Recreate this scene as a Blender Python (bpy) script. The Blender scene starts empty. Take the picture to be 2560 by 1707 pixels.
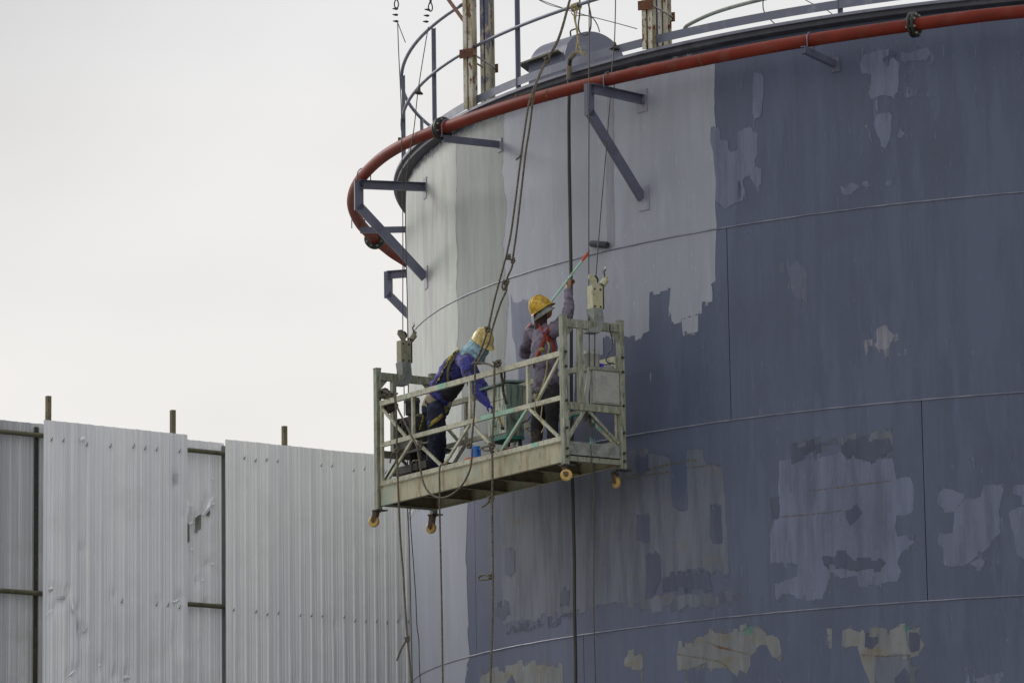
import bpy, math, random
from math import sin, cos, pi, radians, sqrt, atan2, degrees, hypot
from mathutils import Vector, Matrix, noise
from mathutils.geometry import delaunay_2d_cdt
random.seed(7)
S = bpy.context.scene
col = S.collection

# ------------------------------------------------------------ camera
PITCH, ROLL, FPX, PW, PH = 0.17633429, -0.01479585, 10581.4950, 2560.0, 1707.0
Fv = Vector((0, cos(PITCH), sin(PITCH)))
_R = Vector((1, 0, 0)); _U = _R.cross(Fv)
Rv = _R * cos(ROLL) + _U * sin(ROLL)
Uv = -_R * sin(ROLL) + _U * cos(ROLL)
cd = bpy.data.cameras.new("camera"); cam = bpy.data.objects.new("camera", cd); col.objects.link(cam)
cd.sensor_width = 36; cd.lens = FPX / PW * 36; cd.clip_start = 0.5; cd.clip_end = 3000
cam.matrix_world = Matrix(((Rv.x, Uv.x, -Fv.x, 0), (Rv.y, Uv.y, -Fv.y, 0), (Rv.z, Uv.z, -Fv.z, 0), (0, 0, 0, 1)))
S.camera = cam
# ------------------------------------------------------------ world, sun, exposure
SUN_AZ, SUN_EL = radians(133), radians(27)
wd = bpy.data.worlds.new("World"); S.world = wd; wd.use_nodes = True
nt = wd.node_tree; nt.nodes.clear()
def N(t, **k):
    n = nt.nodes.new(t)
    for a, b in k.items(): setattr(n, a, b)
    return n
out = N('ShaderNodeOutputWorld'); bg = N('ShaderNodeBackground'); bg.inputs[1].default_value = 0.1
sky = N('ShaderNodeTexSky'); sky.sky_type = 'NISHITA'; sky.sun_disc = False
sky.sun_elevation = SUN_EL; sky.sun_rotation = pi / 2 - SUN_AZ
tc = N('ShaderNodeTexCoord'); sp = N('ShaderNodeSeparateXYZ')
nt.links.new(tc.outputs['Generated'], sp.inputs[0])
rmp = N('ShaderNodeValToRGB')           # overcast layer: a shade brighter toward the horizon
rmp.color_ramp.elements[0].position = 0.15; rmp.color_ramp.elements[0].color = (8.9, 8.66, 8.38, 1)
_e = rmp.color_ramp.elements.new(0.205); _e.color = (9.0, 8.78, 8.55, 1)
rmp.color_ramp.elements[-1].position = 0.27; rmp.color_ramp.elements[-1].color = (7.9, 7.9, 8.0, 1)
nt.links.new(sp.outputs['Z'], rmp.inputs[0])
nz = N('ShaderNodeTexNoise'); nz.inputs['Scale'].default_value = 5; nz.inputs['Detail'].default_value = 4
mp = N('ShaderNodeMapping'); mp.inputs['Scale'].default_value = (1, 1, 2.6)
nt.links.new(tc.outputs['Generated'], mp.inputs[0]); nt.links.new(mp.outputs[0], nz.inputs['Vector'])
mr = N('ShaderNodeMapRange'); mr.inputs[1].default_value = .3; mr.inputs[2].default_value = .7
mr.inputs[3].default_value = .93; mr.inputs[4].default_value = 1.05
nt.links.new(nz.outputs['Fac'], mr.inputs[0])
vm = N('ShaderNodeVectorMath', operation='SCALE'); nt.links.new(rmp.outputs[0], vm.inputs[0]); nt.links.new(mr.outputs[0], vm.inputs['Scale'])
dt = N('ShaderNodeVectorMath', operation='DOT_PRODUCT'); dt.inputs[1].default_value = tuple((Fv - Rv * .19 + Uv * .15).normalized())   # a greyer cloud bank upper left
nt.links.new(tc.outputs['Generated'], dt.inputs[0])
mb_ = N('ShaderNodeMapRange', interpolation_type='SMOOTHSTEP'); mb_.inputs[1].default_value = .986; mb_.inputs[2].default_value = .9995; mb_.inputs[3].default_value = 1.0; mb_.inputs[4].default_value = .80
nt.links.new(dt.outputs['Value'], mb_.inputs[0])
vm2 = N('ShaderNodeVectorMath', operation='SCALE'); nt.links.new(vm.outputs[0], vm2.inputs[0]); nt.links.new(mb_.outputs[0], vm2.inputs['Scale']); vm = vm2
mx = N('ShaderNodeMix', data_type='RGBA'); mx.inputs[0].default_value = 0.97
nt.links.new(sky.outputs[0], mx.inputs[6]); nt.links.new(vm.outputs[0], mx.inputs[7])
nt.links.new(mx.outputs[2], bg.inputs[0]); nt.links.new(bg.outputs[0], out.inputs[0])
sd = bpy.data.lights.new("sun", 'SUN'); sd.energy = 1.5; sd.angle = radians(18); sd.color = (1, .975, .94)
so = bpy.data.objects.new("sun", sd); col.objects.link(so)
sdir = Vector((cos(SUN_AZ) * cos(SUN_EL), sin(SUN_AZ) * cos(SUN_EL), sin(SUN_EL)))
so.rotation_euler = sdir.to_track_quat('Z', 'Y').to_euler(); so.location = (0, 30, 60)
S.view_settings.view_transform = 'Standard'; S.view_settings.look = 'None'
S.view_settings.exposure = 0.0; S.view_settings.gamma = 1.0; S.view_settings.use_curve_mapping = False
S.cycles.max_bounces = 6; S.cycles.transparent_max_bounces = 12; S.cycles.use_denoising = True

# ------------------------------------------------------------ measuring helpers
C = Vector((7.830, 49.646)); R = 9.0726
K = 2.0 / 2.4
def ray(x, y): return Fv + Rv * ((x - PW / 2) / FPX) - Uv * ((y - PH / 2) / FPX)
def on_z(x, y, z): d = ray(x, y); return d * (z / d.z)
def on_y(x, y, Y): d = ray(x, y); return d * (Y / d.y)
def on_cyl(x, y, r=R, far=False):
    d = ray(x, y); a = d.x ** 2 + d.y ** 2; b = -2 * (d.x * C.x + d.y * C.y); c = C.length_squared - r * r
    q = b * b - 4 * a * c
    if q < 0: q = 0
    t = (-b + (sqrt(q) if far else -sqrt(q))) / (2 * a); return d * t
def polar(p): return degrees(atan2(p.y - C.y, p.x - C.x)), hypot(p.x - C.x, p.y - C.y)
def cyl(th, r, z): t = radians(th); return Vector((C.x + r * cos(t), C.y + r * sin(t), z))
GA = radians(-55); gu = Vector((cos(GA), sin(GA), 0)); gv = Vector((-gu.y, gu.x, 0))
O = Vector((-1.481, 45.161, 6.280)); GL = 3.519; GW = 0.717; SL = 0.012
def G(u, v, w): return O + gu * u + gv * v + Vector((0, 0, w + SL * (u - GL / 2)))
def on_plane(x, y, P0, n): d = ray(x, y); return d * (P0.dot(n) / d.dot(n))
def g2(x, y): return 900 + x / 2.306, 680 + y / 2.306
def GP(x, y, v=0.0): return on_plane(*g2(x, y), O + gv * v, gv)        # point on a plane along the platform
def GE(x, y, u=GL): return on_plane(*g2(x, y), O + gu * u, gu)         # point on a plane across the platform
def px(x, y, v): return on_plane(x, y, O + gv * v, gv)
def gl(p): q = p - O; u = q.dot(gu); return Vector((u, q.dot(gv), q.z - SL * (u - GL / 2)))

# ------------------------------------------------------------ mesh builder
def frame_of(d, up=None):
    d = d.normalized(); up = Vector(up) if up is not None else Vector((0, 0, 1))
    if abs(d.dot(up.normalized())) > .98: up = Vector((0, 1, 0)) if abs(d.y) < .9 else Vector((1, 0, 0))
    s = d.cross(up).normalized(); return d, s, s.cross(d).normalized()
class MB:
    def __init__(s): s.v = []; s.f = []; s.sm = []
    def add(s, vs, fs, smooth=False):
        n = len(s.v); s.v += [Vector(q) for q in vs]; s.f += [[n + i for i in f] for f in fs]; s.sm += [smooth] * len(fs); return s
    def beam(s, a, b, w, h, up=None, off=(0, 0)):
        a = Vector(a); b = Vector(b); d, e, g = frame_of(b - a, up); vs = []
        for p in (a, b):
            for i, j in ((-1, -1), (1, -1), (1, 1), (-1, 1)): vs.append(p + e * (off[0] + i * w / 2) + g * (off[1] + j * h / 2))
        return s.add(vs, [(0, 3, 2, 1), (4, 5, 6, 7), (0, 1, 5, 4), (1, 2, 6, 5), (2, 3, 7, 6), (3, 0, 4, 7)])
    def channel(s, a, b, w, h, t, side=1, up=None):      # C section, web of height h, flanges toward side
        s.beam(a, b, t, h, up, (0, 0)); o = side * (w - t) / 2 + side * t / 2
        s.beam(a, b, w - t, t, up, (o, h / 2 - t / 2)); s.beam(a, b, w - t, t, up, (o, -h / 2 + t / 2)); return s
    def angle(s, a, b, w, t, up=None, sx=1, sz=1):
        s.beam(a, b, t, w, up, (0, sz * w / 2)); s.beam(a, b, w - t, t, up, (sx * w / 2, sz * t / 2)); return s
    def box(s, c, ax, ay, az):                      # centre and three half-axes
        c = Vector(c); vs = [c + ax * i + ay * j + az * k for k in (-1, 1) for i, j in ((-1, -1), (1, -1), (1, 1), (-1, 1))]
        return s.add(vs, [(0, 3, 2, 1), (4, 5, 6, 7), (0, 1, 5, 4), (1, 2, 6, 5), (2, 3, 7, 6), (3, 0, 4, 7)])
    def gbox(s, u0, u1, v0, v1, w0, w1):
        P = [G(u, v, w) for w in (w0, w1) for u, v in ((u0, v0), (u1, v0), (u1, v1), (u0, v1))]
        return s.add(P, [(0, 3, 2, 1), (4, 5, 6, 7), (0, 1, 5, 4), (1, 2, 6, 5), (2, 3, 7, 6), (3, 0, 4, 7)])
    def tube(s, pts, r, n=8, closed=False, sq=1.0, ref=None):
        pts = [Vector(p) for p in pts]; m = len(pts); rs = r if isinstance(r, (list, tuple)) else [r] * m
        vs = []; prev = None
        for i, p in enumerate(pts):
            if closed: d = pts[(i + 1) % m] - pts[i - 1]
            else: d = pts[min(i + 1, m - 1)] - pts[max(i - 1, 0)]
            if d.length < 1e-9: d = Vector((0, 0, 1))
            d.normalize()
            if ref is not None: e = (Vector(ref) - d * Vector(ref).dot(d))
            elif prev is None: e = frame_of(d)[1]
            else: e = prev - d * prev.dot(d)
            if e.length < 1e-6: e = frame_of(d)[1]
            e.normalize(); prev = e; g = d.cross(e); rr = rs[i]
            ra, rb = rr if isinstance(rr, (list, tuple)) else (rr, rr * sq)
            for k in range(n):
                a = 2 * pi * k / n; vs.append(p + e * cos(a) * ra + g * sin(a) * rb)
        fs = []
        for i in range(m if closed else m - 1):
            j = (i + 1) % m
            for k in range(n): fs.append((i * n + k, i * n + (k + 1) % n, j * n + (k + 1) % n, j * n + k))
        s.add(vs, fs, True)
        if not closed: s.add([vs[k] for k in range(n)][::-1], [list(range(n))]); s.add(vs[-n:], [list(range(n))])
        return s
    def cone(s, a, b, r, r2=None, n=16): return s.tube([a, b], [r, r if r2 is None else r2], n)
    def ball(s, c, rx, ry=None, rz=None, ax=None, n=12, m=8):
        c = Vector(c); ry = ry or rx; rz = rz or rx; A = ax or (Vector((1, 0, 0)), Vector((0, 1, 0)), Vector((0, 0, 1)))
        vs = [c - A[2] * rz]; fs = []
        for i in range(1, m):
            t = pi * i / m
            for k in range(n):
                a = 2 * pi * k / n; vs.append(c + A[0] * rx * sin(t) * cos(a) + A[1] * ry * sin(t) * sin(a) - A[2] * rz * cos(t))
        vs.append(c + A[2] * rz); L = len(vs) - 1
        for k in range(n): fs.append((0, 1 + (k + 1) % n, 1 + k)); fs.append((L, L - n + k, L - n + (k + 1) % n))
        for i in range(m - 2):
            for k in range(n):
                a0 = 1 + i * n; fs.append((a0 + k, a0 + (k + 1) % n, a0 + n + (k + 1) % n, a0 + n + k))
        return s.add(vs, fs, True)
    def lathe(s, prof, c, axis, n=24, a0=0, a1=360, xdir=None, cap=False):   # prof: list of (r, h)
        c = Vector(c); ax = Vector(axis).normalized()
        e = (Vector(xdir) - ax * Vector(xdir).dot(ax)).normalized() if xdir is not None else frame_of(ax)[1]
        g = ax.cross(e); full = abs(a1 - a0) >= 360; k = n if full else n + 1; vs = []
        for r, h in prof:
            for i in range(k):
                a = radians(a0 + (a1 - a0) * i / n); vs.append(c + ax * h + e * r * cos(a) + g * r * sin(a))
        fs = []
        for j in range(len(prof) - 1):
            for i in range(n):
                i2 = (i + 1) % k; fs.append((j * k + i, j * k + i2, (j + 1) * k + i2, (j + 1) * k + i))
        return s.add(vs, fs, True)
    def build(s, name, m, parent=None, kind=None, label=None, flat=False):
        me = bpy.data.meshes.new(name); base = root_loc(parent)
        me.from_pydata([v - base for v in s.v], [], s.f)
        if not flat: me.polygons.foreach_set('use_smooth', s.sm)
        me.update()
        me.materials.append(m); o = bpy.data.objects.new(name, me); col.objects.link(o)
        if parent: o.parent = parent
        if kind: o['kind'] = kind
        if label: o['label'] = label
        return o
def root_loc(p):
    v = Vector((0, 0, 0))
    while p is not None: v += Vector(p.location); p = p.parent
    return v
def thing(name, label, cat, loc, group=None):
    o = bpy.data.objects.new(name, None); col.objects.link(o); o.location = loc; o.empty_display_size = .3
    o['label'] = label; o['category'] = cat
    if group: o['group'] = group
    return o
def tag(o, label, cat, group=None):
    o['label'] = label; o['category'] = cat
    if group: o['group'] = group
    return o
def recenter(o):                                   # single-mesh thing: origin to its first vertex
    b = o.data.vertices[0].co.copy(); o.data.transform(Matrix.Translation(-b)); o.location = b; return o
def smooth(pts, k=6):
    pts = [Vector(p) for p in pts]; P = [pts[0] * 2 - pts[1]] + pts + [pts[-1] * 2 - pts[-2]]; o = []
    for i in range(1, len(P) - 2):
        for j in range(k):
            t = j / k; a, b, c, d = P[i - 1:i + 3]
            o.append(.5 * ((2 * b) + (c - a) * t + (2 * a - 5 * b + 4 * c - d) * t * t + (3 * b - a - 3 * c + d) * t ** 3))
    o.append(pts[-1]); return o

# ------------------------------------------------------------ materials
MATS = {}
def mat(name, base, rough=.6, metal=0.0, var=(), bump=None, spec=.5, alpha_attr=False, thin=.62):
    """var: (colour, scale or (sx,sy,sz), low, high, detail) layers of world-position noise"""
    m = bpy.data.materials.new(name); m.use_nodes = True; t = m.node_tree; b = t.nodes['Principled BSDF']
    b.inputs['Roughness'].default_value = rough; b.inputs['Metallic'].default_value = metal
    b.inputs['Specular IOR Level'].default_value = spec
    geo = t.nodes.new('ShaderNodeNewGeometry'); prev = None
    def nzn(sc, det, off):
        mpn = t.nodes.new('ShaderNodeMapping'); mpn.inputs['Scale'].default_value = sc if isinstance(sc, tuple) else (sc,) * 3
        mpn.inputs['Location'].default_value = (off, off * .7, off * .3)
        n = t.nodes.new('ShaderNodeTexNoise'); n.inputs['Scale'].default_value = 1; n.inputs['Detail'].default_value = det
        n.inputs['Roughness'].default_value = .62
        t.links.new(geo.outputs['Position'], mpn.inputs[0]); t.links.new(mpn.outputs[0], n.inputs['Vector']); return n
    for i, (c, sc, lo, hi, det) in enumerate(var):
        n = nzn(sc, det, 13.7 * i + len(name)); r = t.nodes.new('ShaderNodeMapRange')
        r.inputs[1].default_value = lo; r.inputs[2].default_value = hi; t.links.new(n.outputs['Fac'], r.inputs[0])
        x = t.nodes.new('ShaderNodeMix'); x.data_type = 'RGBA'; t.links.new(r.outputs[0], x.inputs[0])
        if prev is None: x.inputs[6].default_value = (*base, 1)
        else: t.links.new(prev, x.inputs[6])
        x.inputs[7].default_value = (*c, 1); prev = x.outputs[2]
    if prev is None: b.inputs['Base Color'].default_value = (*base, 1)
    else: t.links.new(prev, b.inputs['Base Color'])
    if bump:
        n = nzn(bump[0], 4, 3.3); bn = t.nodes.new('ShaderNodeBump'); bn.inputs['Distance'].default_value = bump[1]
        bn.inputs['Strength'].default_value = 1; t.links.new(n.outputs['Fac'], bn.inputs['Height']); t.links.new(bn.outputs[0], b.inputs['Normal'])
    if alpha_attr:       # dry-brush edge: paint thins out near the patch outline
        at = t.nodes.new('ShaderNodeAttribute'); at.attribute_name = 'edge'
        n = nzn((28, 28, 5), 5, 5.1); ad = t.nodes.new('ShaderNodeMath'); ad.operation = 'ADD'
        ml = t.nodes.new('ShaderNodeMath'); ml.operation = 'MULTIPLY'; ml.inputs[1].default_value = 2.4
        t.links.new(at.outputs['Fac'], ml.inputs[0]); t.links.new(ml.outputs[0], ad.inputs[0]); t.links.new(n.outputs['Fac'], ad.inputs[1])
        r = t.nodes.new('ShaderNodeMapRange'); r.inputs[1].default_value = .36; r.inputs[2].default_value = .62
        r.inputs[4].default_value = alpha_attr
        t.links.new(ad.outputs[0], r.inputs[0])
        n3 = nzn((9, 9, 1.1), 5, 21.0); r3 = t.nodes.new('ShaderNodeMapRange'); r3.inputs[1].default_value = .38; r3.inputs[2].default_value = .55; r3.inputs[3].default_value = thin; t.links.new(n3.outputs['Fac'], r3.inputs[0])
        m3 = t.nodes.new('ShaderNodeMath'); m3.operation = 'MULTIPLY'; t.links.new(r.outputs[0], m3.inputs[0]); t.links.new(r3.outputs[0], m3.inputs[1]); t.links.new(m3.outputs[0], b.inputs['Alpha'])
    MATS[name] = m; return m
streak = (7, 7, .45); fine = (26, 26, 1.6)
def paint(name, c, k=1.0, alpha=False, extra=(), thin=.62):
    d = tuple(x * (1 - .13 * k) for x in c); l = tuple(min(1, x * (1 + .10 * k)) for x in c)
    return mat(name, c, .42, 0, [(d, streak, .42, .66, 4), (l, fine, .5, .75, 3), (tuple(x * (1 - .18 * k) for x in c), (1.1, 1.1, .8), .45, .7, 4), (l, (3.2, 3.2, .5), .52, .60, 5), (l, (90, 90, 14), .6, .72, 2), (tuple(min(1, x * 1.6) for x in c), (60, 60, 5), .70, .74, 2)] + list(extra), bump=((30, 30, 9), .0012), spec=.45, alpha_attr=alpha, thin=thin)
DARK = (.080, .099, .166); LIGHT = (.305, .328, .385); GREENISH = (.475, .505, .465)
m_dark = paint('slate_tank_paint', DARK)
m_coatdark = paint('fresh_slate_paint', tuple(x * .84 for x in DARK), alpha=.95, thin=.85)
m_light = paint('pale_grey_paint', LIGHT, .5, alpha=1.0, thin=.97)
m_pale = paint('pale_grey_strip_paint', (.29, .30, .355), alpha=.8)
m_green = paint('greenish_primer', GREENISH, .75, alpha=1.0, thin=.95, extra=[((.37, .37, .37), (3, 3, .5), .5, .62, 3)])
m_greenmid = paint('thin_greenish_coat', (.30, .328, .315), .6, alpha=.8, thin=.85)
m_mid = paint('blue_grey_paint', (.142, .165, .255), alpha=.97, thin=.80)
m_mid2 = paint('old_blue_grey_paint', (.128, .148, .195), alpha=.95, thin=.76, extra=[((.14, .14, .13), (2.5, 2.5, 7), .58, .75, 4)])
m_tan = paint('weathered_tan_paint', (.19, .20, .21), alpha=.97, thin=.82, extra=[((.175, .16, .115), (4, 4, 7), .52, .72, 5)])
m_scr = mat('dry_brush_pale_paint', (.18, .20, .29), .5, alpha_attr=.55)
m_teal = mat('teal_chalk', (.08, .32, .24), .7, alpha_attr=.7)
m_brown = mat('rust_stain', (.16, .12, .05), .7, alpha_attr=.75)
m_weld = mat('weld_bead_paint', (.15, .165, .22), .4, 0, [((.24, .25, .31), (3, 3, 3), .45, .6, 4)])
m_seal = mat('painted_steel_core', (.05, .055, .08), .6)
m_steel = mat('blue_grey_steel', (.115, .125, .185), .42, 0, [((.15, .16, .22), (9, 9, 2), .5, .7, 4), ((.085, .09, .13), (3, 3, 3), .55, .7, 4)])
m_rail = mat('grey_blue_rail_paint', (.15, .165, .225), .45, 0, [((.24, .25, .30), 6, .55, .7, 4), ((.12, .10, .08), 14, .66, .75, 4)])
m_curb = mat('light_edge_steel', (.20, .21, .27), .45, 0, [((.13, .14, .19), 5, .5, .65, 3)])
m_girder = mat('girder_steel', (.045, .048, .064), .55, 0, [((.075, .08, .10), 4, .5, .7, 3)])
m_red = mat('red_pipe_paint', (.175, .020, .009), .6, 0, [((.215, .034, .016), (1.2, 1.2, 1.2), .45, .65, 3), ((.17, .05, .035), (5, 5, 5), .52, .7, 4), ((.09, .05, .035), 40, .66, .72, 3), ((.13, .02, .012), (2, 2, 9), .5, .66, 5)], spec=.25)
m_black = mat('black_flange_paint', (.012, .014, .012), .45, 0, [((.06, .055, .03), 18, .55, .7, 4)])
m_bolt = mat('worn_bolt_steel', (.34, .33, .29), .5, .3, [((.05, .04, .03), 60, .5, .6, 3)])
RUST = (.16, .065, .022)
m_col = mat('flaking_cream_paint', (.62, .60, .51), .75, 0, [((.36, .31, .19), (8, 8, 3), .47, .62, 5), (RUST, (22, 22, 9), .55, .62, 6), ((.05, .035, .02), 60, .64, .68, 4)], bump=(40, .004))
m_col2 = mat('flaking_blue_column_paint', (.42, .40, .30), .75, 0, [((.12, .13, .20), (5, 5, 2.2), .47, .53, 4), (RUST, (20, 20, 9), .58, .64, 6)], bump=(40, .004))
m_rust = mat('rusty_steel', (.13, .055, .03), .85, 0, [((.20, .09, .04), 20, .5, .65, 5), ((.05, .03, .02), 30, .55, .65, 4)])
TURQ = (.20, .42, .33)
m_fr = mat('platform_pale_paint', (.50, .49, .37), .55, 0, [((.34, .35, .26), (10, 10, 10), .45, .62, 5), (TURQ, (3.1, 3.1, 3.1), .64, .69, 4), ((.24, .17, .09), (18, 18, 18), .58, .68, 5), ((.12, .13, .10), 50, .60, .68, 4)], bump=(60, .001))
m_fr2 = mat('platform_green_grey_galvanised', (.235, .25, .19), .6, .15, [((.36, .37, .29), (34, 34, 5), .50, .62, 5), ((.11, .13, .10), (30, 30, 6), .5, .64, 5), ((.24, .20, .13), (22, 22, 5), .58, .68, 4), ((.42, .43, .36), (60, 60, 60), .64, .70, 3), ((.17, .33, .26), (5, 5, 5), .67, .74, 4), ((.16, .10, .05), 30, .64, .7, 4)], bump=(60, .001))
m_beam = mat('deck_beam_cream_paint', (.43, .41, .29), .62, 0, [((.33, .32, .22), (3, 3, 3), .45, .62, 4), ((.28, .22, .12), (14, 14, 2.5), .52, .66, 5), ((.22, .12, .05), (9, 9, 5), .60, .70, 5), ((.34, .40, .32), (2.4, 2.4, 2.4), .6, .66, 3)], bump=(50, .001))
m_under = mat('deck_underside_wood', (.15, .095, .06), .8, 0, [((.045, .03, .02), (12, 3, 12), .45, .65, 4), ((.13, .08, .05), (3, 20, 3), .58, .7, 3)])
m_cross = mat('cross_member_steel', (.17, .15, .10), .7, 0, [((.10, .08, .05), 9, .45, .65, 4)])
m_toe = mat('galvanised_toe_plate', (.24, .26, .24), .5, .25, [((.15, .17, .15), 8, .45, .6, 5), ((.30, .30, .30), 20, .52, .66, 4)])
m_wheel = mat('yellow_nylon_wheel', (.52, .35, .10), .5, 0, [((.42, .25, .08), 25, .5, .65, 4)])
m_fork = mat('rusty_caster_fork', (.12, .10, .07), .7, .2, [((.10, .05, .025), 30, .45, .6, 5)])
m_motor = mat('hoist_grey_paint', (.33, .34, .31), .5, 0, [((.25, .26, .24), 8, .5, .7, 4), ((.12, .11, .09), 40, .64, .7, 3)])
m_lock = mat('safety_lock_cream_paint', (.46, .44, .29), .5, 0, [((.30, .30, .20), 14, .5, .7, 4), ((.10, .09, .06), 50, .62, .68, 3)])
m_dkmet = mat('greasy_dark_metal', (.035, .035, .028), .5, .4, [((.08, .075, .06), 40, .5, .65, 4)])
m_dkmotor = mat('grimy_hoist_casing', (.075, .075, .068), .6, .1, [((.14, .14, .12), (9, 9, 3), .5, .7, 4), ((.03, .03, .03), 12, .55, .65, 4)])
m_tealpart = mat('teal_hoist_paint', (.03, .20, .16), .5, 0, [((.015, .07, .06), 12, .5, .62, 4)])
m_rope = mat('weathered_rope', (.115, .10, .075), .9, 0, [((.20, .18, .13), (60, 60, 90), .5, .6, 3), ((.05, .045, .035), (40, 40, 70), .55, .62, 2), ((.12, .36, .26), (4, 4, 7), .70, .73, 2)], bump=(120, .004))
m_rope2 = mat('pale_straw_rope', (.42, .36, .19), .9, 0, [((.25, .2, .1), 60, .5, .6, 3)], bump=(120, .004))
m_wire = mat('steel_wire_rope', (.05, .048, .04), .5, .5, [((.10, .10, .09), (50, 50, 90), .5, .6, 2), ((.15, .40, .32), (1, 1, 3), .70, .73, 2)])
m_hose = mat('black_rubber_hose', (.018, .019, .014), .45, 0, [((.04, .04, .03), (20, 20, 3), .5, .7, 4)])
m_rag = mat('grimy_tape', (.20, .17, .11), .9, 0, [((.12, .13, .20), 30, .5, .58, 3), ((.30, .24, .14), 50, .55, .65, 3)])
m_cable = mat('grey_cable', (.075, .07, .06), .6)
m_zinc = mat('zinc_sheet', (.86, .87, .90), .55, 0, [((.72, .74, .81), (2.2, 2.2, .12), .42, .62, 4), ((.87, .88, .89), (22, 22, .25), .5, .62, 4), ((.74, .75, .77), (.9, .9, 1.3), .5, .7, 5), ((.82, .84, .88), (70, 70, .3), .60, .68, 2)], bump=((50, 50, .8), .0012))
m_zinc_lit = mat('newer_zinc_sheet', (.93, .94, .95), .55, 0, [((.82, .83, .87), (2.2, 2.2, .12), .42, .62, 4), ((.95, .96, .97), (22, 22, .25), .5, .62, 4), ((.84, .85, .86), (.9, .9, 1.3), .5, .7, 5)], bump=((50, 50, .8), .0012))  # zinc lightened to stand in for stronger light on the right-hand sheets
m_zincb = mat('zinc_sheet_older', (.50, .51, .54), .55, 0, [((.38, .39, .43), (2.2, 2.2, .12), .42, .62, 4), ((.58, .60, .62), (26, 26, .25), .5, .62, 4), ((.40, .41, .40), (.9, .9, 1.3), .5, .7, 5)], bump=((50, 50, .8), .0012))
m_post = mat('bamboo_brown_pole', (.14, .12, .07), .8, 0, [((.20, .17, .10), (9, 9, 3), .5, .65, 4), ((.06, .05, .03), 20, .58, .66, 4)])
m_purlin = mat('olive_painted_tube', (.10, .095, .055), .6, 0, [((.06, .055, .035), 7, .5, .65, 4)])
m_screw = mat('dull_screw', (.25, .25, .26), .5, .5)
m_ground = mat('packed_gravel_ground', (.28, .27, .245), .95, 0, [((.21, .20, .18), .15, .45, .6, 6), ((.33, .32, .29), 3, .5, .65, 6)])
m_skin = mat('sun_browned_skin', (.24, .115, .065), .55)
m_shirt = mat('faded_violet_shirt', (.165, .140, .195), .9, 0, [((.075, .062, .088), (7, 7, 14), .46, .62, 4), ((.17, .15, .18), 60, .6, .7, 3)], bump=(24, .012))
m_trou = mat('black_work_trousers', (.022, .022, .027), .9, 0, [((.04, .036, .032), 14, .5, .66, 4)], bump=(22, .01))
m_boot = mat('muddy_boots', (.055, .042, .032), .9, 0, [((.11, .09, .07), 22, .5, .65, 5)], bump=(40, .006))
m_jack = mat('blue_work_jacket', (.052, .052, .27), .85, 0, [((.018, .018, .08), 6, .45, .58, 4), ((.10, .10, .40), 10, .56, .68, 3), ((.45, .48, .60), 42, .68, .72, 2)], bump=(20, .012))
m_navy = mat('paint_spotted_navy_trousers', (.012, .015, .035), .9, 0, [((.035, .045, .09), 10, .5, .65, 4), ((.25, .28, .30), 48, .69, .73, 2)], bump=(20, .01))
m_hood = mat('pale_cyan_cloth', (.30, .46, .54), .85, 0, [((.16, .27, .34), (16, 16, 3), .45, .62, 3), ((.45, .60, .65), (20, 20, 3), .6, .7, 3)], bump=(26, .01))
m_hat1 = mat('scuffed_yellow_helmet', (.62, .38, .012), .42, 0, [((.36, .22, .02), 20, .45, .58, 5), ((.72, .58, .16), 34, .56, .66, 4), ((.10, .07, .02), 50, .64, .70, 4)])
m_hat2 = mat('dirty_pale_yellow_helmet', (.58, .47, .17), .42, 0, [((.38, .28, .08), 20, .45, .58, 5), ((.70, .62, .34), 34, .56, .66, 4), ((.14, .10, .04), 55, .63, .70, 4)])
m_brim = mat('grey_cloth_brim', (.24, .26, .23), .9, 0, [((.13, .14, .12), 22, .48, .62, 4)])
m_hair = mat('black_headband', (.01, .01, .014), .8)
m_hred = mat('red_harness_webbing', (.26, .035, .02), .8, 0, [((.14, .03, .02), 22, .5, .62, 3)])
m_hyel = mat('yellow_harness_webbing', (.34, .28, .06), .8, 0, [((.14, .11, .04), 30, .48, .6, 4)])
m_hgreen = mat('olive_harness_webbing', (.15, .16, .07), .85, 0, [((.08, .08, .045), 30, .48, .6, 4)])
m_hblue = mat('blue_webbing_tag', (.05, .07, .35), .8)
m_undershirt = mat('beige_cloth', (.48, .42, .30), .9, 0, [((.30, .25, .16), 18, .5, .65, 4)])
m_glove = mat('blue_glove', (.035, .03, .30), .7, 0, [((.02, .02, .12), 14, .5, .62, 3)])
m_wrap = mat('grey_wrist_wrap', (.28, .26, .22), .9, 0, [((.15, .14, .12), 40, .5, .6, 3)])
m_pole = mat('mint_pole_paint', (.36, .56, .44), .4, 0, [((.22, .38, .28), 16, .52, .64, 4)])
m_orange = mat('orange_pole_grip', (.62, .09, .03), .5, 0, [((.45, .06, .02), 40, .5, .6, 3)])
m_fluff = mat('dark_roller_nap', (.06, .065, .085), .95, 0, [((.035, .038, .05), 60, .5, .6, 3)], bump=(90, .01))
m_cab = mat('paint_splashed_cabinet', (.60, .60, .50), .6, 0, [((.16, .26, .20), (26, 26, 3.5), .48, .60, 4), ((.07, .08, .10), (34, 34, 5), .56, .64, 4), ((.22, .50, .40), (22, 22, 4), .60, .66, 4), ((.35, .30, .10), (40, 40, 8), .66, .70, 3)])
m_cabside = mat('green_cabinet_side', (.22, .30, .24), .6, 0, [((.10, .13, .12), (26, 26, 3), .48, .6, 4), ((.20, .36, .28), (30, 30, 4), .60, .67, 4), ((.10, .11, .14), (20, 20, 3), .6, .68, 3)])
m_lid = mat('teal_grey_lid', (.20, .30, .28), .5, 0, [((.10, .15, .14), 9, .48, .62, 4)])
m_blue = mat('blue_plastic_jug', (.03, .17, .62), .4, 0, [((.06, .28, .6), 20, .55, .65, 3)])
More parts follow.
